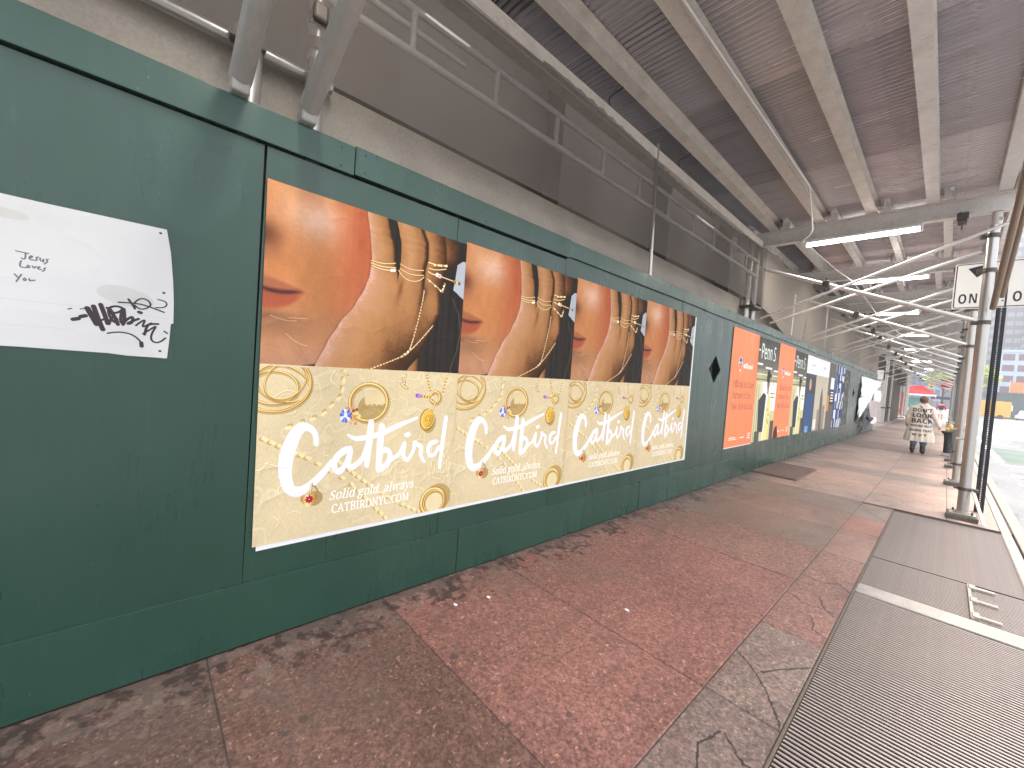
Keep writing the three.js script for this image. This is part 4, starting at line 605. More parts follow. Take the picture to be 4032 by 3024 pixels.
// ---------- sidewalk shed: deck, joists, crossbeams, posts, braces ----------
const FZ = [-8.65, -12.05, -15.2, -16.9, -19.7, -22.6, -25.4, -28.6, -32.8, -37.2, -41.5, -45.7, -50.5];
const shed = thing('sidewalk_shed', 'galvanised steel sidewalk shed of posts, crossbeams, joists and corrugated deck over the pavement', 'sidewalk shed', [1.4, 0, -24]);
const sp = (n, g, m, parent = shed) => part(n, (Array.isArray(g) ? g : [g]).map((e) => (parent.userData.off ? e : e.translate(-1.4, 0, 24))), m, parent);
function corrugated(x0, x1, z0, z1, y, sag) { // waves run across the walkway
  const P = [], I = [], n = Math.round((z0 - z1) / 0.0692) * 8, c = 6, up = 0.0155;
  for (let s = 0; s < 2; s++) for (let i = 0; i <= n; i++) for (let j = 0; j <= c; j++) {
    const z = lerp(z0, z1, i / n), x = lerp(x0, x1, j / c), w = Math.cos((z - z0) / 0.0692 * 2 * Math.PI);
    P.push(x, y + up * Math.sign(w) * Math.pow(Math.abs(w), 0.6) + s * 0.002 + sag * Math.sin(j * 2.1 + i * 0.02) * 0.002, z);
    if (i && j) { const a = s * (n + 1) * (c + 1) + (i - 1) * (c + 1) + j - 1, b = a + c + 1; s ? I.push(a, a + 1, b + 1, a, b + 1, b) : I.push(a, b + 1, a + 1, a, b, b + 1); }
  }
  const g = new THREE.BufferGeometry(); g.setAttribute('position', new THREE.Float32BufferAttribute(P, 3)); g.setIndex(I); g.computeVertexNormals(); return g;
}
const deckTex = tex(1024, 512, (x, y) => { const a = fbm(x, y, 4, 401, 5), s = noise(x, y, 10, 407, 160), b = fbm(x, y, 12, 411, 3); const v = 218 + 56 * (a - 0.5) + 34 * (s - 0.5) + 22 * (b - 0.5); const w = ss(0.52, 0.7, fbm(x, y, 5, 413, 4)); return mix3([v, v * 0.97, v * 0.98], [v * 0.7, v * 0.665, v * 0.66], 0.75 * w); });
const deckRough = tex(512, 256, (x, y) => 70 + 110 * fbm(x, y, 5, 417, 4), { srgb: false });
const deckMats = [0xeef2f4, 0xdce0e3, 0xf8fcff, 0xd2d6da, 0xe4e8ec, 0xf2f6fa].map((c, i) => std({ color: c, map: scaled(deckTex, 0.31, 0.6), metalness: 0.6, roughness: 0.5, roughnessMap: scaled(deckRough, 0.3, 0.6) }));
{
  let z = 2.2, i = 0; const W = 0.7612;
  while (z > -52) { sp('deck_sheet', corrugated(-0.62, 3.12, z - 0.009, z - W + 0.009, 4.765 + (i % 2 ? 0.004 : 0), rr(-1, 1)), deckMats[(i * 5 + (i % 3)) % 6]); z -= W; i++; }
  sp('deck_board', box(-0.62, 3.12, 4.782, 4.83, -52.2, 2.4), std({ color: 0x3b332b, roughness: 0.9 }));   // planks resting on the sheets
}
// joists along the walkway, one run per bay, staggered at each crossbeam
const JX = [-0.49, 0.1, 0.79, 1.46, 2.145, 2.83];
const runs = [[2.2, -8.78]]; for (let k = 0; k < FZ.length - 1; k++) runs.push([FZ[k] + 0.14, FZ[k + 1] - 0.14]);
runs.forEach(([a, b], k) => JX.forEach((x, j) => {
  const dx = k % 2 ? 0.15 : 0, w = k === 0 ? 0.135 : 0.1;
  sp('joist', ibeam(w, 0.185, 0.016, 0.016, a - b).translate(x + dx - 0.0, 4.568, a), k === 0 && j < 4 ? M.galvDark : M.galv);
}));
// crossbeams with brackets
const braceA = [[-0.2, 3.96], [2.76, 2.775]], braceB = [[0.0, 2.95], [2.76, 4.05]];
const clampGeo = (x, y, z, r, s = 0.03) => [new THREE.CylinderGeometry(r + 0.014, r + 0.014, 0.055, 14).translate(x, y, z), rbox(x - r - 0.06, x - r + 0.01, y - s, y + s, z - 0.02, z + 0.03, 0.006), rod([x - r - 0.05, y, z], [x - r - 0.05, y, z + 0.075], 0.008, 6)];
FZ.forEach((z, k) => {
  const hb = sp('crossbeam', ibeam(0.13, 0.256, 0.016, 0.014, 3.75).rotateY(-Math.PI / 2).translate(-0.55, 4.309, z), M.galv);
  const br = []; JX.forEach((x, j) => { const q = x + 0.2; br.push(box(q - 0.028, q + 0.028, 4.566, 4.70, z + 0.04, z + 0.048), box(q - 0.05, q + 0.012, 4.69, 4.698, z + 0.048, z + 0.09)); });
  if (k < 6) sp('joist_bracket', br, M.galv).userData.kind = undefined;
  if (k < 4) for (const x of [-0.2, 2.46]) sp('beam_clamp', [rbox(x - 0.06, x + 0.06, 4.25, 4.35, z + 0.02, z + 0.1, 0.01), rbox(x - 0.045, x + 0.045, 4.2, 4.25, z - 0.03, z + 0.09, 0.008), rod([x, 4.11, z + 0.04], [x, 4.25, z + 0.04], 0.009, 6), rod([x - 0.03, 4.33, z + 0.1], [x - 0.03, 4.33, z + 0.15], 0.012, 6)], M.clamp);
  // crossing diagonal tubes in the plane of the frame
  const r = 0.03, z2 = z + 0.07;
  sp('brace_tube', rod([braceA[0][0], braceA[0][1], z + 0.0], [2.82, 2.75, z + 0.0], 0.032, 12), M.tube);
  sp('brace_tube', rod([braceB[0][0], braceB[0][1], z2], [2.9, 4.12, z2], 0.022, 10), M.tube);
  if (k < 3) sp('brace_tube', rod([braceB[0][0] + 0.05, braceB[0][1] - 0.04, z - 0.35], [2.68, 3.86, z - 0.3], 0.022, 10), M.tube);
  sp('swivel_coupler', [rbox(0.9, 1.0, 3.45, 3.55, z - 0.03, z + 0.11, 0.015), rod([0.95, 3.38, z + 0.06], [0.95, 3.6, z + 0.06], 0.014, 8)], M.clamp);
  // posts: street side and fence side
  const X = k ? 2.73 : 2.765, rp = k ? 0.052 : 0.06;
  const po = sp('post', rod([X, 0.05, z], [X, k ? 4.305 : 4.12, z], rp, 20), k === 0 ? M.pipe : M.pipe);
  if (k === 0) sp('post_neck', [rod([X + 0.02, 4.12, z], [X + 0.02, 4.305, z], 0.05, 16)], M.galvDark);
  const sub = (n, g, m) => { const o = part(n, (Array.isArray(g) ? g : [g]).map((e) => e.translate(-1.4, 0, 24)), m, po); return o; };
  sub('base_plate', [rbox(X - 0.13, X + 0.13, 0.062, 0.078, z - 0.13, z + 0.13, 0.004), new THREE.CylinderGeometry(rp + 0.02, rp + 0.035, 0.03, 18).translate(X, 0.09, z)], M.concLight);
  sub('base_block', [rbox(X - 0.155, X + 0.15, 0.004, 0.06, z - 0.2, z + 0.2, 0.006)], std({ color: 0x8c857c, map: concTex, roughness: 0.9 }));
  if (k < 6) {
    sub('collar', [new THREE.CylinderGeometry(rp + 0.012, rp + 0.012, 0.045, 18).translate(X, 0.42, z), rbox(X - rp - 0.05, X - rp, 0.405, 0.435, z - 0.012, z + 0.02), rbox(X + rp - 0.01, X + rp + 0.07, 0.4, 0.44, z - 0.01, z + 0.05)], M.clamp);
    sub('collar', clampGeo(X, 2.775, z + 0.0, rp), M.clamp);
    sub('collar', clampGeo(X, 3.5, z + 0.0, rp), M.clamp);
    sub('collar', clampGeo(X, 3.98, z + 0.0, rp), M.clamp);
    sub('bolt', [rod([X - rp - 0.05, 1.12, z + 0.02], [X - rp + 0.01, 1.12, z + 0.02], 0.014, 8), rod([X - rp - 0.08, 1.12, z + 0.02], [X - rp - 0.05, 1.12, z + 0.02], 0.022, 8)], M.pipe);
    sub('kicker', bar([X + 0.075, 0.42, z + 0.03], [X + 0.19, 0.02, z + 0.3], 0.045, 0.012), M.galv);
    sub('bolt', [-0.09, 0.09].map((d) => rod([X + d, 0.07, z + d], [X + d, 0.115, z + d], 0.012, 8)), M.clamp);
  }
  if (k < 7) sp('post', [rod([-0.13, 0.05, z + 0.5], [-0.13, 4.3, z + 0.5], 0.05, 14)], M.pipe);
  if (k < 1) { sp('post', [rod([-0.12, 0.05, z + 0.18], [-0.12, 4.3, z + 0.18], 0.05, 14)], M.pipe); sp('collar', [rbox(-0.22, 0.04, 3.08, 3.13, z + 0.15, z + 0.6, 0.015)], M.clamp); }
});
// handrail and ledger tubes along the street side, faintly seen between the far posts
sp('ledger_tube', rod([2.8, 1.12, -12], [2.8, 1.12, -51], 0.022, 8), M.pipe);
sp('ledger_tube', rod([2.82, 4.2, -8.6], [2.82, 4.2, -51], 0.024, 8), M.pipe);
// near bay: twin posts behind the fence top with transverse braces
for (const [z, m] of [[-0.38, M.pipe], [-0.69, M.pipe]]) {
  sp('post', rod([-0.1, 0.05, z], [-0.1, 4.4, z], 0.05, 18), m);
  sp('brace_tube', [rod([0.03, 2.93, z + 0.06], [2.76, 4.03, z + 0.06], 0.05, 16), rbox(-0.04, 0.07, 2.855, 2.93, z + 0.02, z + 0.1, 0.015)], M.pipeWorn);
  sp('post', rod([2.75, 0.05, z], [2.75, 4.4, z], 0.052, 16), M.pipe);
  sp('crossbeam', ibeam(0.12, 0.2, 0.013, 0.013, 3.75).rotateY(-Math.PI / 2).translate(-0.55, 4.364, z + 0.0), M.galv);
}
sp('collar', [rbox(-0.16, 0.0, 3.46, 3.56, -0.72, -0.64, 0.02), new THREE.CylinderGeometry(0.066, 0.066, 0.06, 14).translate(-0.1, 3.36, -0.69), rbox(-0.13, -0.05, 3.2, 3.28, -0.74, -0.64, 0.02), rbox(-0.13, -0.05, 3.17, 3.25, -0.44, -0.28, 0.02)], M.clamp);
// tubes and ladder girder behind the netting
sp('ledger_tube', rod([-0.16, 3.2, 1.5], [-0.16, 3.22, -0.8], 0.035, 12), M.pipe);
const ladder = sp('ladder_girder', [rod([-0.07, 3.64, 1.6], [-0.07, 3.70, -8.4], 0.026, 10), rod([-0.07, 3.92, 1.6], [-0.07, 3.97, -8.4], 0.026, 10)], M.galv);
for (let z = 0.9; z > -8.2; z -= 0.72) part('rung', rod([-0.07, 3.65, z], [-0.07, 3.94, z], 0.022, 8).translate(-1.4, 0, 24), M.galv, ladder);
sp('ledger_tube', rod([-0.1, 3.84, 1.6], [-0.1, 3.83, -1.7], 0.02, 10), M.galv);
sp('standard_tube', rod([-0.03, 2.86, -4.47], [-0.03, 4.4, -4.4], 0.02, 10), M.pipe);
sp('standard_tube', rod([-0.05, 2.9, -10.9], [-0.05, 4.3, -10.9], 0.045, 10), M.pipe);
for (const z of [-13.4, -14.6]) sp('standard_tube', rod([-0.06, 2.9, z], [-0.06, 4.2, z], 0.04, 10), M.pipe);
sp('edge_beam', box(-0.06, -0.02, 4.22, 4.34, -8.4, 2), M.galvDark);
// long worn brace rising from the first street post towards the near bay
sp('brace_tube', [rod([2.83, 2.95, -8.5], [2.9, 4.45, -6.15], 0.034, 14)], M.rusty);
sp('brace_tube', [rod([2.90, 3.1, -8.5], [2.97, 4.5, -6.3], 0.026, 14)], M.rusty);
// hanging cable ties on the first joist
for (const [z, s] of [[-1.9, 1], [-3.5, 1], [-5.1, 1]]) tag(part('cable_tie', [tubeOf([[0.02, 4.60, z], [0.03, 4.55, z - 0.01], [-0.1, 4.5, z + 0.02], [-0.12, 4.42, z - 0.05]], 0.007, 20, 6), tubeOf([[0.02, 4.60, z], [-0.02, 4.68, z + 0.04], [0.06, 4.69, z + 0.06]], 0.007, 12, 6)], M.black), ['black tie hanging from the second joist, nearest the camera', 'black tie hanging under the second joist, middle one of three', 'black tie hanging under the second joist, nearest the first crossbeam'][[-1.9, -3.5, -5.1].indexOf(z)], 'cable tie');

// ---------- tube lights under the crossbeams, joined by a conduit ----------
const glow = std({ color: 0xffffff, emissive: 0xfffaf4, emissiveIntensity: 7, roughness: 0.4 });
const lightZ = [[-0.53, 0.6, 2.04, 'lit tube light over the near end of the walkway, above the nearest braces'], [-8.65, 0.6, 2.04, 'nearest long lit tube light, under the first crossbeam'], [-12.05, 0.82, 2.05, 'second lit tube light, under the crossbeam behind the first'], [-16.9, 0.8, 1.75, 'third lit tube light along the walkway ceiling'], [-22.6, 1.05, 1.95, 'fourth lit tube light along the walkway ceiling'], [-28.6, 0.85, 1.6, 'fifth lit tube light, deep in the walkway'], [-37.2, 0.75, 1.65, 'sixth lit tube light, far in the walkway'], [-45.7, 1.05, 1.65, 'farthest lit tube light, over the end of the walkway']];
lightZ.forEach(([z, a, b, label], i) => {
  const g = thing('tube_light', label, 'light', [(a + b) / 2, i ? 4.275 : 4.33, z], 'tube lights under the crossbeams'), w = b - a, o = -(a + b) / 2;
  part('housing', rbox(-w / 2 - 0.02, w / 2 + 0.02, -0.02, 0.03, -0.055, 0.055, 0.012), M.white, g);
  part('tube', new THREE.CapsuleGeometry(0.04, w - 0.05, 6, 16).rotateZ(Math.PI / 2).scale(1, 0.8, 1.15).translate(0, -0.045, 0), glow, g);
  for (const s of [-1, 1]) part('end_cap', rbox(s * (w / 2 + 0.005) - 0.015, s * (w / 2 + 0.005) + 0.015, -0.08, 0.0, -0.05, 0.05, 0.01), M.white, g);
  part('hanger', [-0.3, 0.3].map((s) => rod([s * w, -0.0, 0], [s * w, 0.06, 0.0], 0.012, 8)), M.clamp, g);
  const L = new THREE.RectAreaLight(0xfffaf2, 45, w, 0.09); L.position.set(0, -0.09, 0); L.rotation.x = -Math.PI / 2; g.add(L);
});
const cond = [[0.86, 4.545, 1.8], [0.9, 4.545, -3], [0.95, 4.545, -6.9]];
tag(part('cable_conduit', [tubeOf(cond, 0.014, 50, 8), tubeOf([[0.95, 4.545, -6.9], [0.74, 4.37, -8.3], [0.56, 4.3, -8.55]], 0.012, 20, 8), tubeOf([[0.56, 4.3, -8.62], [0.75, 4.2, -10.5], [0.82, 4.27, -12.05]], 0.011, 20, 8), tubeOf([[0.82, 4.27, -12.05], [0.85, 4.2, -15], [0.8, 4.27, -16.9], [0.95, 4.22, -20], [1.05, 4.27, -22.6]], 0.011, 40, 8), rbox(0.5, 0.58, 4.27, 4.33, -8.66, -8.56, 0.01)], std({ color: 0xd8d6d2, metalness: 0.3, roughness: 0.4 })), 'thin pale cable conduit running below a joist and down to the first tube light', 'conduit');
// ---------- lane sign on a perforated post ----------
{
  const g = thing('lane_sign', 'white lane sign with black arrow on a black perforated post behind the first street post', 'street sign', [2.95, 0, -9.4]);
  const c = canvasOf(768, 512), x = c.getContext('2d'); x.fillStyle = '#d9d7d0'; x.fillRect(0, 0, 768, 512); x.strokeStyle = '#16161c'; x.lineWidth = 9;
  const R = (a, b, w, h, r) => { x.beginPath(); x.moveTo(a + r, b); x.arcTo(a + w, b, a + w, b + h, r); x.arcTo(a + w, b + h, a, b + h, r); x.arcTo(a, b + h, a, b, r); x.arcTo(a, b, a + w, b, r); x.stroke(); }; R(12, 10, 744, 490, 22);
  x.fillStyle = '#16161c'; x.fillRect(376, 250, 15, 260); x.font = 'bold 92px sans-serif';
  x.font = 'bold 150px sans-serif'; x.textAlign = 'center'; const T = (s, q) => s.split('').forEach((ch, i) => { x.save(); x.translate(q + i * 79, 452); x.scale(0.62, 1); x.fillText(ch, 0, 0); x.restore(); }); T('ONLY', 74); T('ONLY', 458);
  x.beginPath(); x.moveTo(95, 60); x.lineTo(245, 22); x.lineTo(245, 66); x.quadraticCurveTo(345, 90, 345, 210); x.lineTo(345, 320); x.lineTo(290, 320); x.lineTo(290, 210); x.quadraticCurveTo(286, 130, 215, 118); x.lineTo(165, 165); x.fill();
  x.beginPath(); x.moveTo(560, 40); x.lineTo(620, 140); x.lineTo(582, 140); x.lineTo(582, 330); x.lineTo(540, 330); x.lineTo(540, 140); x.lineTo(500, 140); x.fill();
  const m = std({ map: canvasTex(c), roughness: 0.45 }), pl = new THREE.PlaneGeometry(1.08, 0.70).translate(0.03, 3.45, 0.0045);
  part('sign_face', pl, m, g, false); part('sign_plate', rbox(-0.512, 0.572, 3.098, 3.802, -0.003, 0.004, 0.002), M.white, g);
  // perforated channel post: two flanges and a web with real holes
  const W = [box(-0.03, -0.0065, -0.12, 3.86, -0.012, -0.008), box(0.0065, 0.03, -0.12, 3.86, -0.012, -0.008)]; for (let y = -0.1; y < 3.84; y += 0.034) W.push(box(-0.0065, 0.0065, y, y + 0.018, -0.012, -0.008));
  const p = part('post', [...W, box(-0.036, -0.03, -0.12, 3.86, -0.05, 0), box(0.03, 0.036, -0.12, 3.86, -0.05, 0), box(-0.05, -0.036, -0.12, 3.86, -0.05, -0.044), box(0.036, 0.05, -0.12, 3.86, -0.05, -0.044)], M.blackMetal, g);
  part('bolt', [3.2, 3.7].map((y) => rod([0.0, y, 0], [0.0, y, 0.012], 0.012, 8)), M.clamp, g);
}
// ---------- signed distance bodies: surface nets ----------
function surfaceNets(f, lo, hi, cell) {
  const n = [0, 1, 2].map((i) => Math.ceil((hi[i] - lo[i]) / cell) + 1), F = new Float32Array(n[0] * n[1] * n[2]), at = (i, j, k) => (k * n[1] + j) * n[0] + i;
  for (let k = 0; k < n[2]; k++) for (let j = 0; j < n[1]; j++) for (let i = 0; i < n[0]; i++) F[at(i, j, k)] = f(lo[0] + i * cell, lo[1] + j * cell, lo[2] + k * cell);
  const id = new Int32Array(F.length).fill(-1), P = [], N = [], I = [];
  for (let k = 0; k < n[2] - 1; k++) for (let j = 0; j < n[1] - 1; j++) for (let i = 0; i < n[0] - 1; i++) {
    let c = 0, x = 0, y = 0, z = 0; const v = []; for (let q = 0; q < 8; q++) v.push(F[at(i + (q & 1), j + ((q >> 1) & 1), k + (q >> 2))]);
    for (const [a, b] of [[0, 1], [2, 3], [4, 5], [6, 7], [0, 2], [1, 3], [4, 6], [5, 7], [0, 4], [1, 5], [2, 6], [3, 7]]) if ((v[a] < 0) !== (v[b] < 0)) { const t = v[a] / (v[a] - v[b]); c++; x += lerp(a & 1, b & 1, t); y += lerp((a >> 1) & 1, (b >> 1) & 1, t); z += lerp(a >> 2, b >> 2, t); }
    if (c) { id[at(i, j, k)] = P.length / 3; P.push(lo[0] + (i + x / c) * cell, lo[1] + (j + y / c) * cell, lo[2] + (k + z / c) * cell); }
  }
  const quad = (a, b, c, d, flip) => { if (a < 0 || b < 0 || c < 0 || d < 0) return; flip ? I.push(a, c, b, a, d, c) : I.push(a, b, c, a, c, d); };
  for (let k = 1; k < n[2] - 1; k++) for (let j = 1; j < n[1] - 1; j++) for (let i = 1; i < n[0] - 1; i++) {
    const o = F[at(i, j, k)] < 0;
    if (o !== F[at(i + 1, j, k)] < 0) quad(id[at(i, j - 1, k - 1)], id[at(i, j, k - 1)], id[at(i, j, k)], id[at(i, j - 1, k)], !o);
    if (o !== F[at(i, j + 1, k)] < 0) quad(id[at(i - 1, j, k - 1)], id[at(i - 1, j, k)], id[at(i, j, k)], id[at(i, j, k - 1)], !o);
    if (o !== F[at(i, j, k + 1)] < 0) quad(id[at(i - 1, j - 1, k)], id[at(i, j - 1, k)], id[at(i, j, k)], id[at(i - 1, j, k)], !o);
  }
  const e = cell * 0.4; for (let q = 0; q < P.length; q += 3) { const [x, y, z] = [P[q], P[q + 1], P[q + 2]], d = new THREE.Vector3(f(x + e, y, z) - f(x - e, y, z), f(x, y + e, z) - f(x, y - e, z), f(x, y, z + e) - f(x, y, z - e)).normalize(); N.push(d.x, d.y, d.z); }
  const g = new THREE.BufferGeometry(); g.setAttribute('position', new THREE.Float32BufferAttribute(P, 3)); g.setAttribute('normal', new THREE.Float32BufferAttribute(N, 3)); g.setIndex(I);
  g.setAttribute('uv', new THREE.Float32BufferAttribute(new Float32Array(P.length / 3 * 2), 2)); return g;
}
const cap = (p, a, b, ra, rb) => { const bx = b[0] - a[0], by = b[1] - a[1], bz = b[2] - a[2], t = clamp(((p[0] - a[0]) * bx + (p[1] - a[1]) * by + (p[2] - a[2]) * bz) / (bx * bx + by * by + bz * bz)); return Math.hypot(p[0] - a[0] - bx * t, p[1] - a[1] - by * t, p[2] - a[2] - bz * t) - lerp(ra, rb, t); };
const ell = (p, c, r) => { const k = Math.hypot((p[0] - c[0]) / r[0], (p[1] - c[1]) / r[1], (p[2] - c[2]) / r[2]); return (k - 1) * Math.min(...r); };
const smin = (a, b, k) => { const h = clamp(0.5 + 0.5 * (b - a) / k); return lerp(b, a, h) - k * h * (1 - h); };
const bones = (list, k) => (x, y, z) => { let d = 1e9; for (const [a, b, ra, rb] of list) d = smin(d, cap([x, y, z], a, b, ra, rb), k); return d; };
// person one: walking away, cream painted coat. local origin at the feet, back towards +z
{
  const g = thing('person', 'person walking away in a long cream coat with painted lettering, jeans and dark boots', 'person', [1.99, 0, -18.05]);
  const head = (x, y, z) => { const p = [x, y, z]; let d = ell(p, [0.03, 1.665, 0], [0.082, 0.108, 0.098]); d = smin(d, ell(p, [0.03, 1.605, -0.045], [0.058, 0.06, 0.06]), 0.03); d = smin(d, ell(p, [0.03, 1.655, -0.1], [0.014, 0.03, 0.02]), 0.015); for (const s of [-1, 1]) { d = smin(d, ell(p, [0.03 + s * 0.083, 1.65, 0.0], [0.014, 0.032, 0.02]), 0.01); d = Math.max(d, -ell(p, [0.03 + s * 0.03, 1.672, -0.1], [0.016, 0.01, 0.014])); } return smin(d, cap(p, [0.025, 1.46, 0], [0.03, 1.58, 0], 0.062, 0.054), 0.03); };
  const hand = (cx, cy, cz, s) => { const L = [[[cx, cy + 0.05, cz], [cx + 0.004 * s, cy - 0.03, cz], 0.03, 0.034]]; for (let i = 0; i < 4; i++) { const o = (i - 1.5) * 0.018; L.push([[cx + 0.004 * s, cy - 0.04, cz + o], [cx - 0.004 * s, cy - 0.085 + 0.006 * Math.abs(i - 1.4), cz + o * 1.05], 0.0095, 0.009], [[cx - 0.004 * s, cy - 0.085 + 0.006 * Math.abs(i - 1.4), cz + o * 1.05], [cx - 0.022 * s, cy - 0.115 + 0.008 * Math.abs(i - 1.4), cz + o], 0.009, 0.008]); } L.push([[cx, cy + 0.0, cz - 0.035], [cx - 0.018 * s, cy - 0.05, cz - 0.055], 0.012, 0.009]); return L; };
  const body = bones([[[-0.08, 0.9, 0], [-0.10, 0.5, -0.0], 0.12, 0.085], [[-0.10, 0.5, 0.0], [-0.115, 0.14, 0.16], 0.08, 0.05], [[0.1, 0.9, 0], [0.1, 0.48, -0.03], 0.12, 0.085], [[0.1, 0.48, -0.03], [0.105, 0.1, 0.0], 0.082, 0.055], [[-0.06, 0.9, 0], [-0.08, 1.35, 0], 0.11, 0.1], [[0.06, 0.9, 0], [0.08, 1.35, 0], 0.11, 0.1], [[-0.18, 1.38, 0], [-0.3, 1.12, -0.04], 0.055, 0.05], [[-0.3, 1.12, -0.04], [-0.29, 0.88, -0.1], 0.05, 0.036], [[0.18, 1.38, 0], [0.33, 1.12, 0.05], 0.055, 0.05], [[0.33, 1.12, 0.05], [0.41, 0.9, 0.04], 0.05, 0.036]], 0.05);
  const lh = hand(-0.285, 0.84, -0.115, -1), rh = hand(0.425, 0.845, 0.035, 1), hd = bones([...lh], 0.008), hr = bones([...rh], 0.008);
  part('body', [surfaceNets((x, y, z) => smin(head(x, y, z), body(x, y, z), 0.03), [-0.45, 0.04, -0.3], [0.55, 1.85, 0.3], 0.016), surfaceNets(hd, [-0.36, 0.68, -0.2], [-0.22, 0.93, -0.03], 0.005), surfaceNets(hr, [0.36, 0.68, -0.06], [0.5, 0.93, 0.12], 0.005)], std({ color: 0xc99a80, roughness: 0.6 }), g);
  const jeans = (x, y, z) => Math.max(body(x, y, z) - 0.012, y - 0.95, 0.25 - y);
  part('jeans', surfaceNets(jeans, [-0.35, 0.08, -0.3], [0.35, 1.0, 0.4], 0.014), std({ color: 0x4d6480, roughness: 0.85, bumpMap: bumpFine, bumpScale: 0.002 }), g);
  const boot = (s, x, y, z) => s < 0 ? Math.min(smin(cap([x, y, z], [-0.112, 0.24, 0.13], [-0.118, 0.13, 0.17], 0.064, 0.06), cap([x, y, z], [-0.118, 0.14, 0.19], [-0.12, 0.045, 0.04], 0.052, 0.046), 0.03), 9) : smin(cap([x, y, z], [0.103, 0.22, 0.0], [0.105, 0.08, 0.02], 0.064, 0.062), cap([x, y, z], [0.105, 0.055, 0.03], [0.115, 0.045, -0.16], 0.052, 0.045), 0.03);
  for (const s of [-1, 1]) part('boot', surfaceNets((x, y, z) => Math.max(boot(s, x, y, z), -y + 0.002), [-0.25, -0.02, -0.26], [0.25, 0.33, 0.3], 0.011), std({ color: 0x231f22, roughness: 0.55 }), g);
  // coat: flared shell with sleeves, open at the hem
  const fold = (a, y) => 0.012 * Math.sin(a * 7 + 1) * ss(1.2, 0.4, y) + 0.008 * Math.sin(a * 13) * ss(1, 0.4, y);
  const coatF = (x, y, z) => { const p = [x, y, z], w = lerp(0.345, 0.215, ss(0.36, 1.25, y)), dz = lerp(0.24, 0.15, ss(0.36, 1.3, y)), a = Math.atan2(z, x); let d = (Math.hypot((x - 0.005) / w, z / dz) - 1) * Math.min(w, dz) + fold(a, y); d = Math.max(d, 0.37 - y, y - 1.42); d = smin(d, cap(p, [-0.17, 1.41, 0], [0.19, 1.41, 0], 0.085, 0.085), 0.06); d = smin(d, cap(p, [-0.08, 1.28, 0.02], [0.1, 1.28, 0.02], 0.13, 0.13), 0.06); d = smin(d, cap(p, [-0.04, 1.49, 0.0], [0.08, 1.49, 0.0], 0.082, 0.082), 0.05); d = smin(d, cap(p, [-0.21, 1.40, 0], [-0.285, 1.12, -0.03], 0.075, 0.068), 0.02); d = smin(d, cap(p, [-0.285, 1.12, -0.03], [-0.285, 0.91, -0.095], 0.066, 0.06), 0.02); d = smin(d, cap(p, [0.22, 1.40, 0], [0.315, 1.12, 0.05], 0.075, 0.068), 0.02); d = smin(d, cap(p, [0.315, 1.12, 0.05], [0.405, 0.915, 0.04], 0.066, 0.06), 0.02); return d; };
  const cg = surfaceNets(coatF, [-0.5, 0.34, -0.34], [0.58, 1.62, 0.34], 0.014), cp = cg.attributes.position, cn = cg.attributes.normal, cu = cg.attributes.uv;
  for (let i = 0; i < cp.count; i++) { const back = cn.getZ(i) > -0.1 && Math.abs(cp.getX(i)) < 0.36; back ? cu.setXY(i, (cp.getX(i) + 0.5) / 1.0, (cp.getY(i) - 0.34) / 1.26) : cu.setXY(i, 0.01, 0.01); }
  const c = canvasOf(512, 640), x = c.getContext('2d'); x.fillStyle = '#d8cdbc'; x.fillRect(0, 0, 512, 640); const py = (y) => (1.6 - y) / 1.26 * 640, px = (q) => (q + 0.5) * 512;
  x.textAlign = 'center'; x.fillStyle = '#3c3032'; const W = (s, cx, y, size, wd) => { x.font = `bold ${size}px sans-serif`; const m = x.measureText(s).width; x.save(); x.translate(px(cx), py(y)); x.scale(wd * 512 / m, 1); x.fillText(s, 0, 0); x.lineWidth = 3; x.strokeStyle = '#3c3032'; x.strokeText(s, 0, 0); x.restore(); };
  W('DON\u2019T', 0.02, 1.30, 76, 0.44); W('LOOK', 0.02, 1.13, 84, 0.44); W('BACK', 0.03, 0.95, 92, 0.48); W('YOU\u2019RE NOT', 0.02, 0.83, 44, 0.48); W('GOING THAT', 0.02, 0.69, 46, 0.50);  W('W', -0.11, 0.55, 50, 0.10); W('Y', 0.13, 0.55, 50, 0.07);
  x.fillStyle = '#9a7f5c'; x.beginPath(); const hx = px(0.02), hy = py(0.56); x.moveTo(hx, hy + 16); x.bezierCurveTo(hx - 44, hy - 14, hx - 22, hy - 44, hx, hy - 22); x.bezierCurveTo(hx + 22, hy - 44, hx + 44, hy - 14, hx, hy + 16); x.fill();
  for (let i = 0; i < 46; i++) { x.fillStyle = ['#7a4a3c', '#c98a6a', '#efe0c8', '#5b3a36'][i % 4]; x.beginPath(); x.ellipse(px(0.0 + (i % 9) * 0.024), py(1.12 - (i % 9) * 0.008 + 0.02 * Math.sin(i * 3)), 9, 6, i, 0, 7); x.fill(); } for (let i = 0; i < 16; i++) { x.fillStyle = ['#6d7c9c', '#e6e8ee'][i % 2]; x.fillRect(px(0.14 + (i % 4) * 0.02), py(0.95 - (i >> 2) * 0.02), 9, 9); }
  part('coat', cg, std({ map: canvasTex(c), roughness: 0.85, bumpMap: bumpFine, bumpScale: 0.002 }), g, false);
  const hairF = (x, y, z) => { const p = [x, y, z]; const d = ell(p, [0.03, 1.682, 0.012], [0.1, 0.116, 0.112]) + 0.006 * Math.sin(x * 90 + y * 40) * Math.sin(y * 70 + z * 60); return Math.max(d, -(z + 0.055 + 0.4 * (y - 1.7) * -1) - 0.02); };
  part('hair', surfaceNets(hairF, [-0.12, 1.5, -0.16], [0.18, 1.84, 0.17], 0.011), std({ color: 0x6b4c3c, roughness: 0.8 }), g);
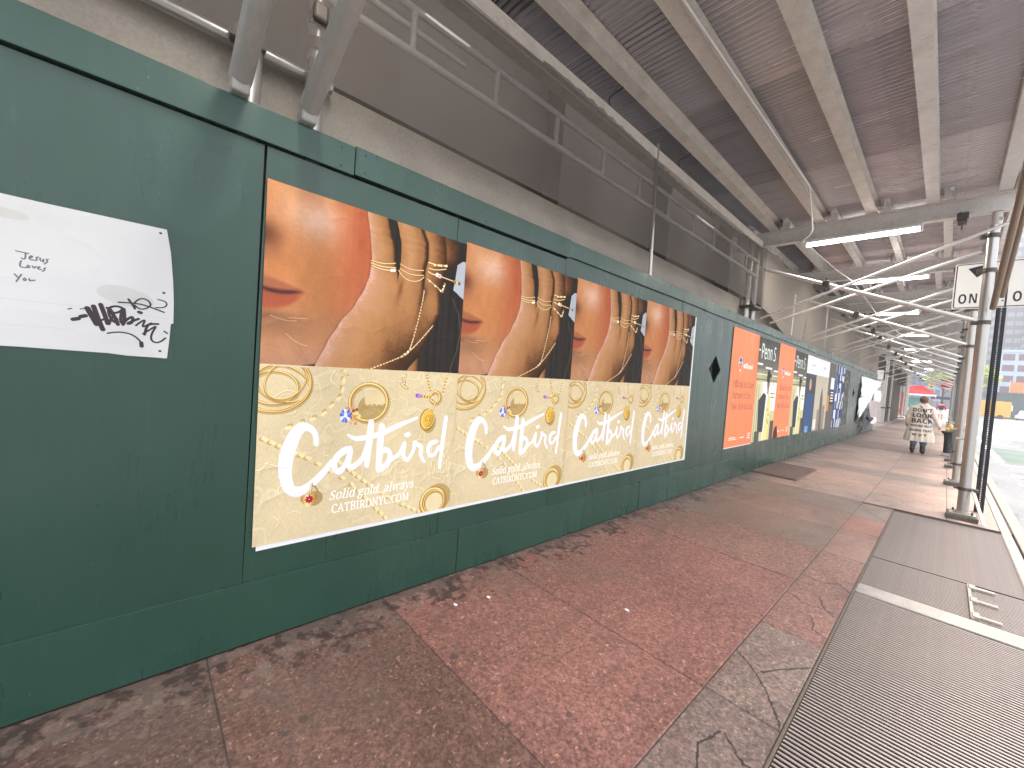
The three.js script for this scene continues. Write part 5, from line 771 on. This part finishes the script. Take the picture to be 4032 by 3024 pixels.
  const st = []; const sp0 = [[-0.07, 1.51, 0.02], [0.0, 1.44, 0.125], [0.1, 1.22, 0.178], [0.2, 1.02, 0.19]]; part('bag_strap', tubeOf(sp0, 0.014, 24, 6), M.black, g);
}
{
  const g = thing('person', 'small distant person in a red top with dark backpack, past the far posts', 'person', [2.17, 0.0, -58]);
  const b = bones([[[-0.09, 0.9, 0], [-0.1, 0.48, 0.02], 0.1, 0.07], [[-0.1, 0.48, 0.02], [-0.1, 0.06, 0.06], 0.065, 0.045], [[0.09, 0.9, 0], [0.1, 0.48, -0.03], 0.1, 0.07], [[0.1, 0.48, -0.03], [0.1, 0.06, -0.02], 0.065, 0.045], [[-0.1, 0.05, 0.06], [-0.1, 0.04, -0.12], 0.045, 0.035], [[0.1, 0.05, -0.02], [0.1, 0.04, -0.2], 0.045, 0.035], [[0, 0.95, 0], [0, 1.38, 0], 0.16, 0.17], [[0, 1.42, 0], [0, 1.56, 0], 0.06, 0.055], [[0, 1.66, 0], [0, 1.72, -0.01], 0.095, 0.098], [[-0.2, 1.4, 0], [-0.3, 1.14, 0.02], 0.065, 0.05], [[-0.3, 1.14, 0.02], [-0.26, 0.92, -0.08], 0.045, 0.035], [[0.2, 1.4, 0], [0.3, 1.14, 0.02], 0.065, 0.05], [[0.3, 1.14, 0.02], [0.26, 0.92, -0.08], 0.045, 0.035]], 0.04);
  part('body', surfaceNets(b, [-0.45, 0, -0.3], [0.45, 1.85, 0.3], 0.025), std({ color: 0xc48f76, roughness: 0.6 }), g);
  part('red_top', surfaceNets((x, y, z) => Math.max(b(x, y, z) - 0.02, 0.98 - y, y - 1.48), [-0.45, 0.9, -0.3], [0.45, 1.55, 0.3], 0.025), std({ color: 0xb8384c, roughness: 0.8 }), g);
  part('shorts', surfaceNets((x, y, z) => Math.max(b(x, y, z) - 0.035, 0.55 - y, y - 1.0), [-0.4, 0.5, -0.3], [0.4, 1.05, 0.3], 0.025), std({ color: 0xdcd6d2, roughness: 0.8 }), g);
  part('backpack', [rbox(-0.17, 0.17, 1.0, 1.42, 0.15, 0.32, 0.06), rbox(-0.13, 0.13, 1.02, 1.22, 0.32, 0.38, 0.03)], std({ color: 0x2c2a38, roughness: 0.8 }), g);
  part('hair', surfaceNets((x, y, z) => Math.max(ell([x, y, z], [0, 1.71, 0.01], [0.11, 0.12, 0.12]), -z - 0.06), [-0.15, 1.55, -0.15], [0.15, 1.87, 0.17], 0.02), std({ color: 0x3a2c2a, roughness: 0.8 }), g);
}
// ---------- litter bin by the far posts ----------
{
  const g = thing('litter_bin', 'black metal litter bin with a wide flared rim, beside the posts near the kerb', 'litter bin', [2.62, 0, -18.4]);
  part('body', new THREE.LatheGeometry([[0, 0], [0.11, 0], [0.12, 0.03], [0.09, 0.06], [0.095, 0.5], [0.11, 0.66], [0.17, 0.72], [0.175, 0.76], [0.13, 0.765], [0.1, 0.7], [0, 0.68]].map(([a, b]) => new THREE.Vector2(a, b)), 24), M.blackMetal, g);
  part('yellow_litter', [new THREE.IcosahedronGeometry(0.07, 1).scale(1, 1.6, 1).translate(0.03, 0.88, 0), new THREE.IcosahedronGeometry(0.05, 1).scale(1, 1.3, 1).translate(-0.04, 0.83, 0.03)], std({ color: 0xd9b45a, roughness: 0.7 }), g);
  part('base_box', rbox(-0.11, 0.1, 0.0, 0.09, -0.12, 0.12, 0.01), M.conc, g);
}
// ---------- end of the walkway ----------
{
  const g = thing('storefront_shutter', 'closed ribbed grey roller shutter facing the walkway past the end of the fence', 'shutter', [-1.3, 0, -37.6]);
  for (let y = 0.05; y < 2.7; y += 0.115) part('slat', new THREE.CylinderGeometry(0.06, 0.06, 1.8, 8, 1).scale(1, 1, 0.4).rotateZ(Math.PI / 2).translate(0, y + 0.055, 0), M.galvDark, g);
  part('frame', [box(0.86, 0.95, 0, 2.85, -0.1, 0.08), box(-0.95, 0.95, 2.75, 2.9, -0.1, 0.1)], M.galvDark, g);
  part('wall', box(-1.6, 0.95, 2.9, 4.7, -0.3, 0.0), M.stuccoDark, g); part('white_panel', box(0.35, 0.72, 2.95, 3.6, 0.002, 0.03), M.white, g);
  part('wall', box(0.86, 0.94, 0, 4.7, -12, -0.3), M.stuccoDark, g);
}
for (const [x, z, m, l] of [[-0.34, -36.6, M.pipe, 'pale pipe post nearest the roller shutter'], [-0.22, -38.6, M.pipeWorn, 'worn pipe post just behind the nearest shutter post']]) {
  const g = thing('pipe_post', l, 'post', [x, 0, z]); part('pipe', rod([0, 0, 0], [0, 4.4, 0], 0.085, 14), m, g); part('base', rbox(-0.16, 0.16, 0, 0.08, -0.16, 0.16), M.conc, g); part('collar', rbox(-0.13, 0.13, 1.0, 1.1, -0.1, 0.12, 0.02), M.clamp, g); part('collar', rbox(-0.13, 0.13, 3.3, 3.4, -0.1, 0.12, 0.02), M.clamp, g);
}
{
  const g = thing('stone_doorway', 'pale stone doorway with moulded columns, bright at the end of the walkway', 'doorway', [-0.8, 0, -58.5]);
  part('wall', box(-1.2, 0.35, 0, 9, -1, -0.3), M.concLight, g);
  for (const x of [-0.1, 0.2, 0.45]) { part('column', new THREE.CylinderGeometry(0.12, 0.13, 4, 16).translate(x, 3, -0.15), M.concLight, g); part('plinth', rbox(x - 0.16, x + 0.16, 0, 1.0, -0.35, 0.02, 0.02), M.concLight, g); }
  part('stone_block', rbox(-1.1, -0.5, 0, 0.75, -0.3, 0.2, 0.02), M.concLight, g);
}
{
  const g = thing('dark_awning', 'dark grey overhead awning box beyond the roller shutter', 'awning', [-0.3, 2.6, -46]);
  part('box', [box(-1.0, 0.42, 0.25, 1.35, -1, 0)], std({ color: 0x6b6661, roughness: 0.8 }), g); part('valance', [box(-1.0, -0.25, -0.15, 0.25, -1, 0)], std({ color: 0x55504c, roughness: 0.8 }), g); part('dark_edge', box(-0.5, -0.18, -0.12, 0.02, 0.003, 0.05), M.black, g);
}
{
  const g = thing('standpipe', 'red painted standpipe on a dark post at the left of the walkway end', 'standpipe', [-0.28, 0, -52.3]);
  part('post', rod([0, 0, 0], [0, 3.6, 0], 0.07, 12), M.pipeWorn, g); part('red_pipe', rod([-0.12, 0.3, 0.05], [-0.04, 2.4, 0.05], 0.06, 12), std({ color: 0xb33a2c, roughness: 0.5 }), g); part('foot', [rbox(-0.3, 0.2, 0, 0.08, -0.15, 0.15, 0.02), rod([-0.45, 0.05, 0], [-0.1, 0.9, 0], 0.025, 8)], M.clamp, g);
}
{ // red market canopy
  const g = thing('market_canopy', 'red pitched market canopy over a stall, past the end of the walkway', 'canopy', [0.55, 0, -64]);
  const P = [[-1.1, 3.3, 0], [0.0, 3.5, 0], [1.15, 2.55, 0.6], [-1.1, 2.45, 0.6]], red = std({ color: 0xb9221f, roughness: 0.7, side: THREE.DoubleSide });
  const tri = (...v) => { const e = new THREE.BufferGeometry(); e.setAttribute('position', new THREE.Float32BufferAttribute(v.flat(), 3)); e.computeVertexNormals(); return e; };
  part('canopy_panel', [tri(P[0], P[3], P[2], P[0], P[2], P[1])], red, g); part('canopy_panel', tri(P[1], P[2], [1.2, 2.5, -2.2], P[1], [1.2, 2.5, -2.2], [0, 3.5, -1.6]), std({ color: 0xd8574e, roughness: 0.7, side: THREE.DoubleSide }), g);
  part('white_valance', box(-1.1, 1.15, 2.32, 2.5, 0.58, 0.62), M.white, g); for (const x of [-1.0, 1.1]) part('pole', rod([x, -0.1, 0.5], [x, 2.5, 0.5], 0.035, 8), M.pipe, g);
  part('stall_panel', box(-1.0, 0.0, 0.9, 2.1, 0.1, 0.2), std({ color: 0x5f8a83, roughness: 0.7 }), g); part('counter', box(-1.0, 1.1, -0.1, 0.9, 0, 0.3), M.white, g); part('shelf_goods', box(0.1, 1.0, 1.2, 1.8, -0.1, 0.1), std({ color: 0x9a8f8a, roughness: 0.8 }), g);
}
{
  const g = thing('dark_stall_roof', 'dark blue flat stall roof behind the distant person in red', 'stall', [2.0, 0, -74]);
  part('roof', rbox(-0.9, 0.9, 2.15, 2.5, -1, 0.4, 0.04), std({ color: 0x2b3346, roughness: 0.7 }), g); for (const x of [-0.85, 0.85]) part('pole', rod([x, -0.1, 0.3], [x, 2.2, 0.3], 0.04, 8), M.clamp, g); part('counter', box(-0.85, 0.85, -0.1, 1.0, -0.6, 0.1), M.white, g);
}
// ---------- trees along the far street ----------
function tree(name, label, x, z, h, crownR, n, cols, group) {
  const g = thing(name, label, 'tree', [x, -0.1, z], group);
  const tr = [rod([0, 0, 0], [0.05, h * 0.55, 0], 0.16, 10, 0.1)]; for (let i = 0; i < 7; i++) { const a = i * 2.4, y = h * (0.4 + 0.05 * i); tr.push(rod([0.04, y, 0], [Math.cos(a) * crownR * 0.7, y + crownR * 0.6, Math.sin(a) * crownR * 0.7], 0.06, 6, 0.02)); }
  part('trunk', tr, std({ color: 0x5a4a3c, roughness: 0.9 }), g);
  const leaf = new THREE.PlaneGeometry(0.34, 0.24), mat = new THREE.MeshPhysicalMaterial({ color: 0xffffff, roughness: 0.9, transmission: 0.4, thickness: 0, side: THREE.DoubleSide }), im = new THREE.InstancedMesh(leaf, mat, n), o = new THREE.Object3D(), cl = [];
  for (let i = 0; i < 16; i++) { const a = rr(0, 6.28), e = rr(-0.5, 1), r = crownR * rr(0.35, 0.8); cl.push([Math.cos(a) * r, h * 0.72 + e * crownR * 0.7, Math.sin(a) * r, rr(0.45, 0.8) * crownR * 0.6]); }
  for (let i = 0; i < n; i++) { const c = cl[i % 16], d = new THREE.Vector3(rr(-1, 1), rr(-1, 1), rr(-1, 1)).normalize().multiplyScalar(c[3] * Math.cbrt(rr(0.2, 1))); o.position.set(c[0] + d.x, c[1] + d.y * 0.8, c[2] + d.z); o.rotation.set(rr(0, 6), rr(0, 6), rr(0, 6)); o.scale.setScalar(rr(0.6, 1.3)); o.updateMatrix(); im.setMatrixAt(i, o.matrix); im.setColorAt(i, new THREE.Color().setRGB(...cols[i % cols.length])); }
  shadows(im); im.name = 'crown'; im.userData.kind = 'stuff'; g.add(im); return g;
}
const lime = [[0.60, 0.68, 0.09], [0.50, 0.62, 0.08], [0.68, 0.72, 0.16], [0.42, 0.55, 0.07]];
tree('street_tree', 'bright lime green street tree just right of the red canopy', 2.0, -84, 8, 2.2, 1500, lime, 'street trees');
tree('street_tree', 'lime green street tree between the first street post and the black sign post', 6.0, -104, 9, 2.4, 1700, lime, 'street trees');
tree('street_tree', 'pale green tree high behind the grey blue office block', 15.5, -128, 17, 3.0, 2600, lime.map((c) => c.map((v) => v * 0.9 + 0.03)), 'street trees');
// ---------- traffic lights ----------
function signal(label, x, y, z, lampCol) {
  const g = thing('traffic_light', label, 'traffic light', [x, y, z], 'traffic lights over the far crossing');
  part('housing', rbox(-0.17, 0.17, -0.5, 0.5, -0.12, 0.12, 0.03), std({ color: 0xe0b21e, roughness: 0.5 }), g);
  for (const [q, i] of [[0.32, 0], [0, 1], [-0.32, 2]]) part('lens', new THREE.SphereGeometry(0.11, 12, 8).scale(1, 1, 0.4).translate(0, q, 0.125), std({ color: i === 0 ? 0x8c2010 : 0x2a2412, roughness: 0.4 }), g);
  part('arm', rod([0, 0.5, -0.05], [0.0, 1.6, -0.1], 0.04, 8), M.clamp, g); return g;
}
signal('yellow traffic light hanging right of the red canopy', 1.12, 3.9, -70);
for (const [y, l] of [[3.35, 'upper small red board hanging behind the row of street posts'], [2.95, 'lower small red board hanging behind the row of street posts']]) { const g = thing('red_board', l, 'sign', [2.42, y, -45]); part('board', rbox(-0.32, 0.3, -0.1, 0.12, -0.02, 0.02, 0.01), std({ color: 0xc2281e, roughness: 0.5 }), g); part('bracket', rod([0.28, 0.0, 0], [0.36, 0.0, 0], 0.02, 6), M.clamp, g); }
// ---------- far buildings ----------
function tower(label, x0, x1, y1, z0, z1, wall, rows, cols, win, side, gapY = 0.42, gapX = 0.3) {
  const g = thing('office_building', label, 'building', [(x0 + x1) / 2, 0, z0]); const ox = -(x0 + x1) / 2, oz = -z0;
  part('wall', box(x0 + ox, x1 + ox, -0.2, y1, z1 + oz, 0), wall, g);
  part('parapet', box(x0 + ox - 0.15, x1 + ox + 0.15, y1 + 0.003, y1 + 0.5, z1 + oz, 0.15), wall, g);
  const fh = y1 / rows, cw = (x1 - x0) / cols;
  for (let r = 0; r < rows; r++) for (let c = 0; c < cols; c++) part('window', box(x0 + ox + c * cw + cw * gapX / 2, x0 + ox + (c + 1) * cw - cw * gapX / 2, r * fh + fh * gapY * 0.6, (r + 1) * fh - fh * gapY * 0.4, 0.002, 0.05), win, g);
  if (side) { const d = (z0 - z1) / side; for (let r = 0; r < rows; r++) for (let c = 0; c < side; c++) part('window', box(x0 + ox - 0.05, x0 + ox - 0.002, r * fh + fh * gapY * 0.6, (r + 1) * fh - fh * gapY * 0.4, -(c + 1) * d + d * 0.15, -c * d - d * 0.15), win, g); }
  return g;
}
const paleWall = std({ color: 0xd9dbe0, map: stuccoTex, roughness: 0.8 }), blueWall = std({ color: 0xa9bccb, roughness: 0.5 }), glassWin = std({ color: 0x7f8da0, roughness: 0.15, metalness: 0.1 }), redWin = std({ color: 0x6d4650, roughness: 0.2 }), greyWin = std({ color: 0x9aa0aa, roughness: 0.3 });
tower('tall white office tower with rows of small windows behind the black sign post', 4.6, 16, 60, -170, -190, paleWall, 26, 8, greyWin, 0, 0.5, 0.2);
tower('white stepped tower at the frame edge behind the street sign', 14.6, 30, 46, -150, -170, paleWall, 22, 8, greyWin, 5, 0.5, 0.25);
tower('grey blue office block with wide dark red windows', 8.9, 20, 12.2, -120, -136, blueWall, 6, 6, redWin, 0, 0.42, 0.22);
tower('pale stone block closing the street past the trees', -16, 4.2, 26, -140, -160, paleWall, 11, 10, glassWin, 0);
tower('glassy pale blue block behind the red canopy', -2.5, 1.6, 20, -110, -124, blueWall, 9, 5, glassWin, 0, 0.3, 0.2);
tower('grey street block across the crossing behind the stone doorway', -14, -2.6, 18, -84, -100, paleWall, 7, 6, glassWin, 0);
{
  const g = thing('green_site_fence', 'dark green builders fence along the far side of the street', 'fence', [13, 0, -108]);
  for (let i = 0; i < 10; i++) part('panel', box(-4.8 + i * 1.5, -4.8 + i * 1.5 + 1.49, -0.12, 4.2, -0.05, 0), std({ color: 0x24403c, roughness: 0.6 }), g); part('rail', box(-4.8, 10.2, 4.2, 4.3, -0.1, 0.05), std({ color: 0x2a4a45, roughness: 0.6 }), g); part('pale_stripe', box(-1, 10, 2.9, 3.0, 0.002, 0.02), M.galv, g);
  part('white_notice', box(-3.7, -2.9, 1.2, 2.2, 0.003, 0.02), M.white, g);
}
{
  const g = thing('orange_netting_scaffold', 'orange netted scaffold box above the dark green builders fence', 'scaffold', [12.2, 4.3, -109]);
  for (let i = 0; i < 3; i++) for (let j = 0; j < 2; j++) part('net_panel', box(-2.6 + i * 1.55, -2.6 + i * 1.55 + 1.5, j * 0.95, j * 0.95 + 0.92, -0.5, 0), std({ color: i === 2 ? 0xa8703f : 0xd3873a, roughness: 0.8 }), g); part('post', [-2.65, -1.1, 0.45, 2.0].map((x) => box(x, x + 0.07, -0.1, 2.2, 0, 0.08)), M.galv, g);
}
{ // orange diamond road sign
  const g = thing('road_work_sign', 'orange diamond road sign on a stand before the green builders fence', 'road sign', [8.6, 0, -104]);
  part('diamond', box(-0.55, 0.55, -0.55, 0.55, 0, 0.03).rotateZ(Math.PI / 4).translate(0, 2.0, 0), std({ color: 0xee7b1c, roughness: 0.5 }), g); part('stand', [rod([0, -0.12, 0], [0, 1.4, -0.02], 0.04, 6), rod([-0.5, -0.1, 0.2], [0.5, -0.1, -0.2], 0.03, 6)], M.clamp, g);
}
// vehicles at the far crossing, side on or nose on
function vehicle(name, label, cat, x, z, len, wid, hgt, cab, paint, turn) {
  const g = thing(name, label, cat, [x, -0.12, z]); g.rotation.y = turn;
  const hw = wid / 2, L = len / 2, sh = new THREE.Shape(), v = cab === 'car' ? [[-L, 0.35], [-L + 0.05, 0.75], [-L * 0.55, 0.85], [-L * 0.3, hgt], [L * 0.4, hgt], [L * 0.75, 0.9], [L, 0.8], [L, 0.35]] : [[-L, 0.4], [-L, 1.2], [-L + 0.5, 1.3], [-L + 0.9, hgt * 0.82], [-L + 1.8, hgt * 0.82], [-L + 1.9, hgt], [L, hgt], [L, 0.4]];
  sh.moveTo(...v[0]); v.slice(1).forEach((q) => sh.lineTo(...q)); const body = new THREE.ExtrudeGeometry(sh, { depth: wid - 0.12, bevelEnabled: true, bevelThickness: 0.06, bevelSize: 0.05, bevelSegments: 2 }).translate(0, 0, -hw + 0.06);
  part('body', body, std({ color: paint, roughness: 0.35 }), g); const gl = std({ color: 0x1e242b, roughness: 0.1 });
  part('window', cab === 'car' ? box(-L * 0.3, L * 0.42, 0.92, hgt - 0.1, -hw - 0.005, hw + 0.005) : box(-L + 1.0, -L + 1.7, 1.35, hgt * 0.78, -hw - 0.005, hw + 0.005), gl, g);
  for (const a of [-L * 0.62, L * 0.62]) for (const b of [-hw + 0.02, hw - 0.02]) part('wheel', new THREE.CylinderGeometry(0.33, 0.33, 0.2, 16).rotateX(Math.PI / 2).translate(a, 0.33, b), M.black, g);
  part('light', [box(-L - 0.055, -L - 0.03, 0.6, 0.72, -hw + 0.1, -hw + 0.4), box(-L - 0.055, -L - 0.03, 0.6, 0.72, hw - 0.4, hw - 0.1)], M.white, g);
  return g;
}
vehicle('box_truck', 'yellow truck half hidden by the black sign post', 'truck', 6.6, -100, 5.2, 2.1, 2.7, 'truck', 0xe8a51c, 0.1);
vehicle('parked_car', 'white car parked before the green builders fence', 'car', 11.6, -104, 4.4, 1.8, 1.5, 'car', 0xd8dadc, 1.2);
vehicle('parked_car', 'silver car parked beside the white one at the far fence', 'car', 14.2, -105, 4.4, 1.8, 1.5, 'car', 0xa9adb2, 1.2);
vehicle('red_van', 'red van at the frame edge before the builders fence', 'van', 15.6, -96, 5.0, 2.0, 2.6, 'truck', 0xc23a3c, 1.45);
scene.fog = new THREE.FogExp2(0xf2f2f6, 0.0026);
renderer.render(scene, camera);
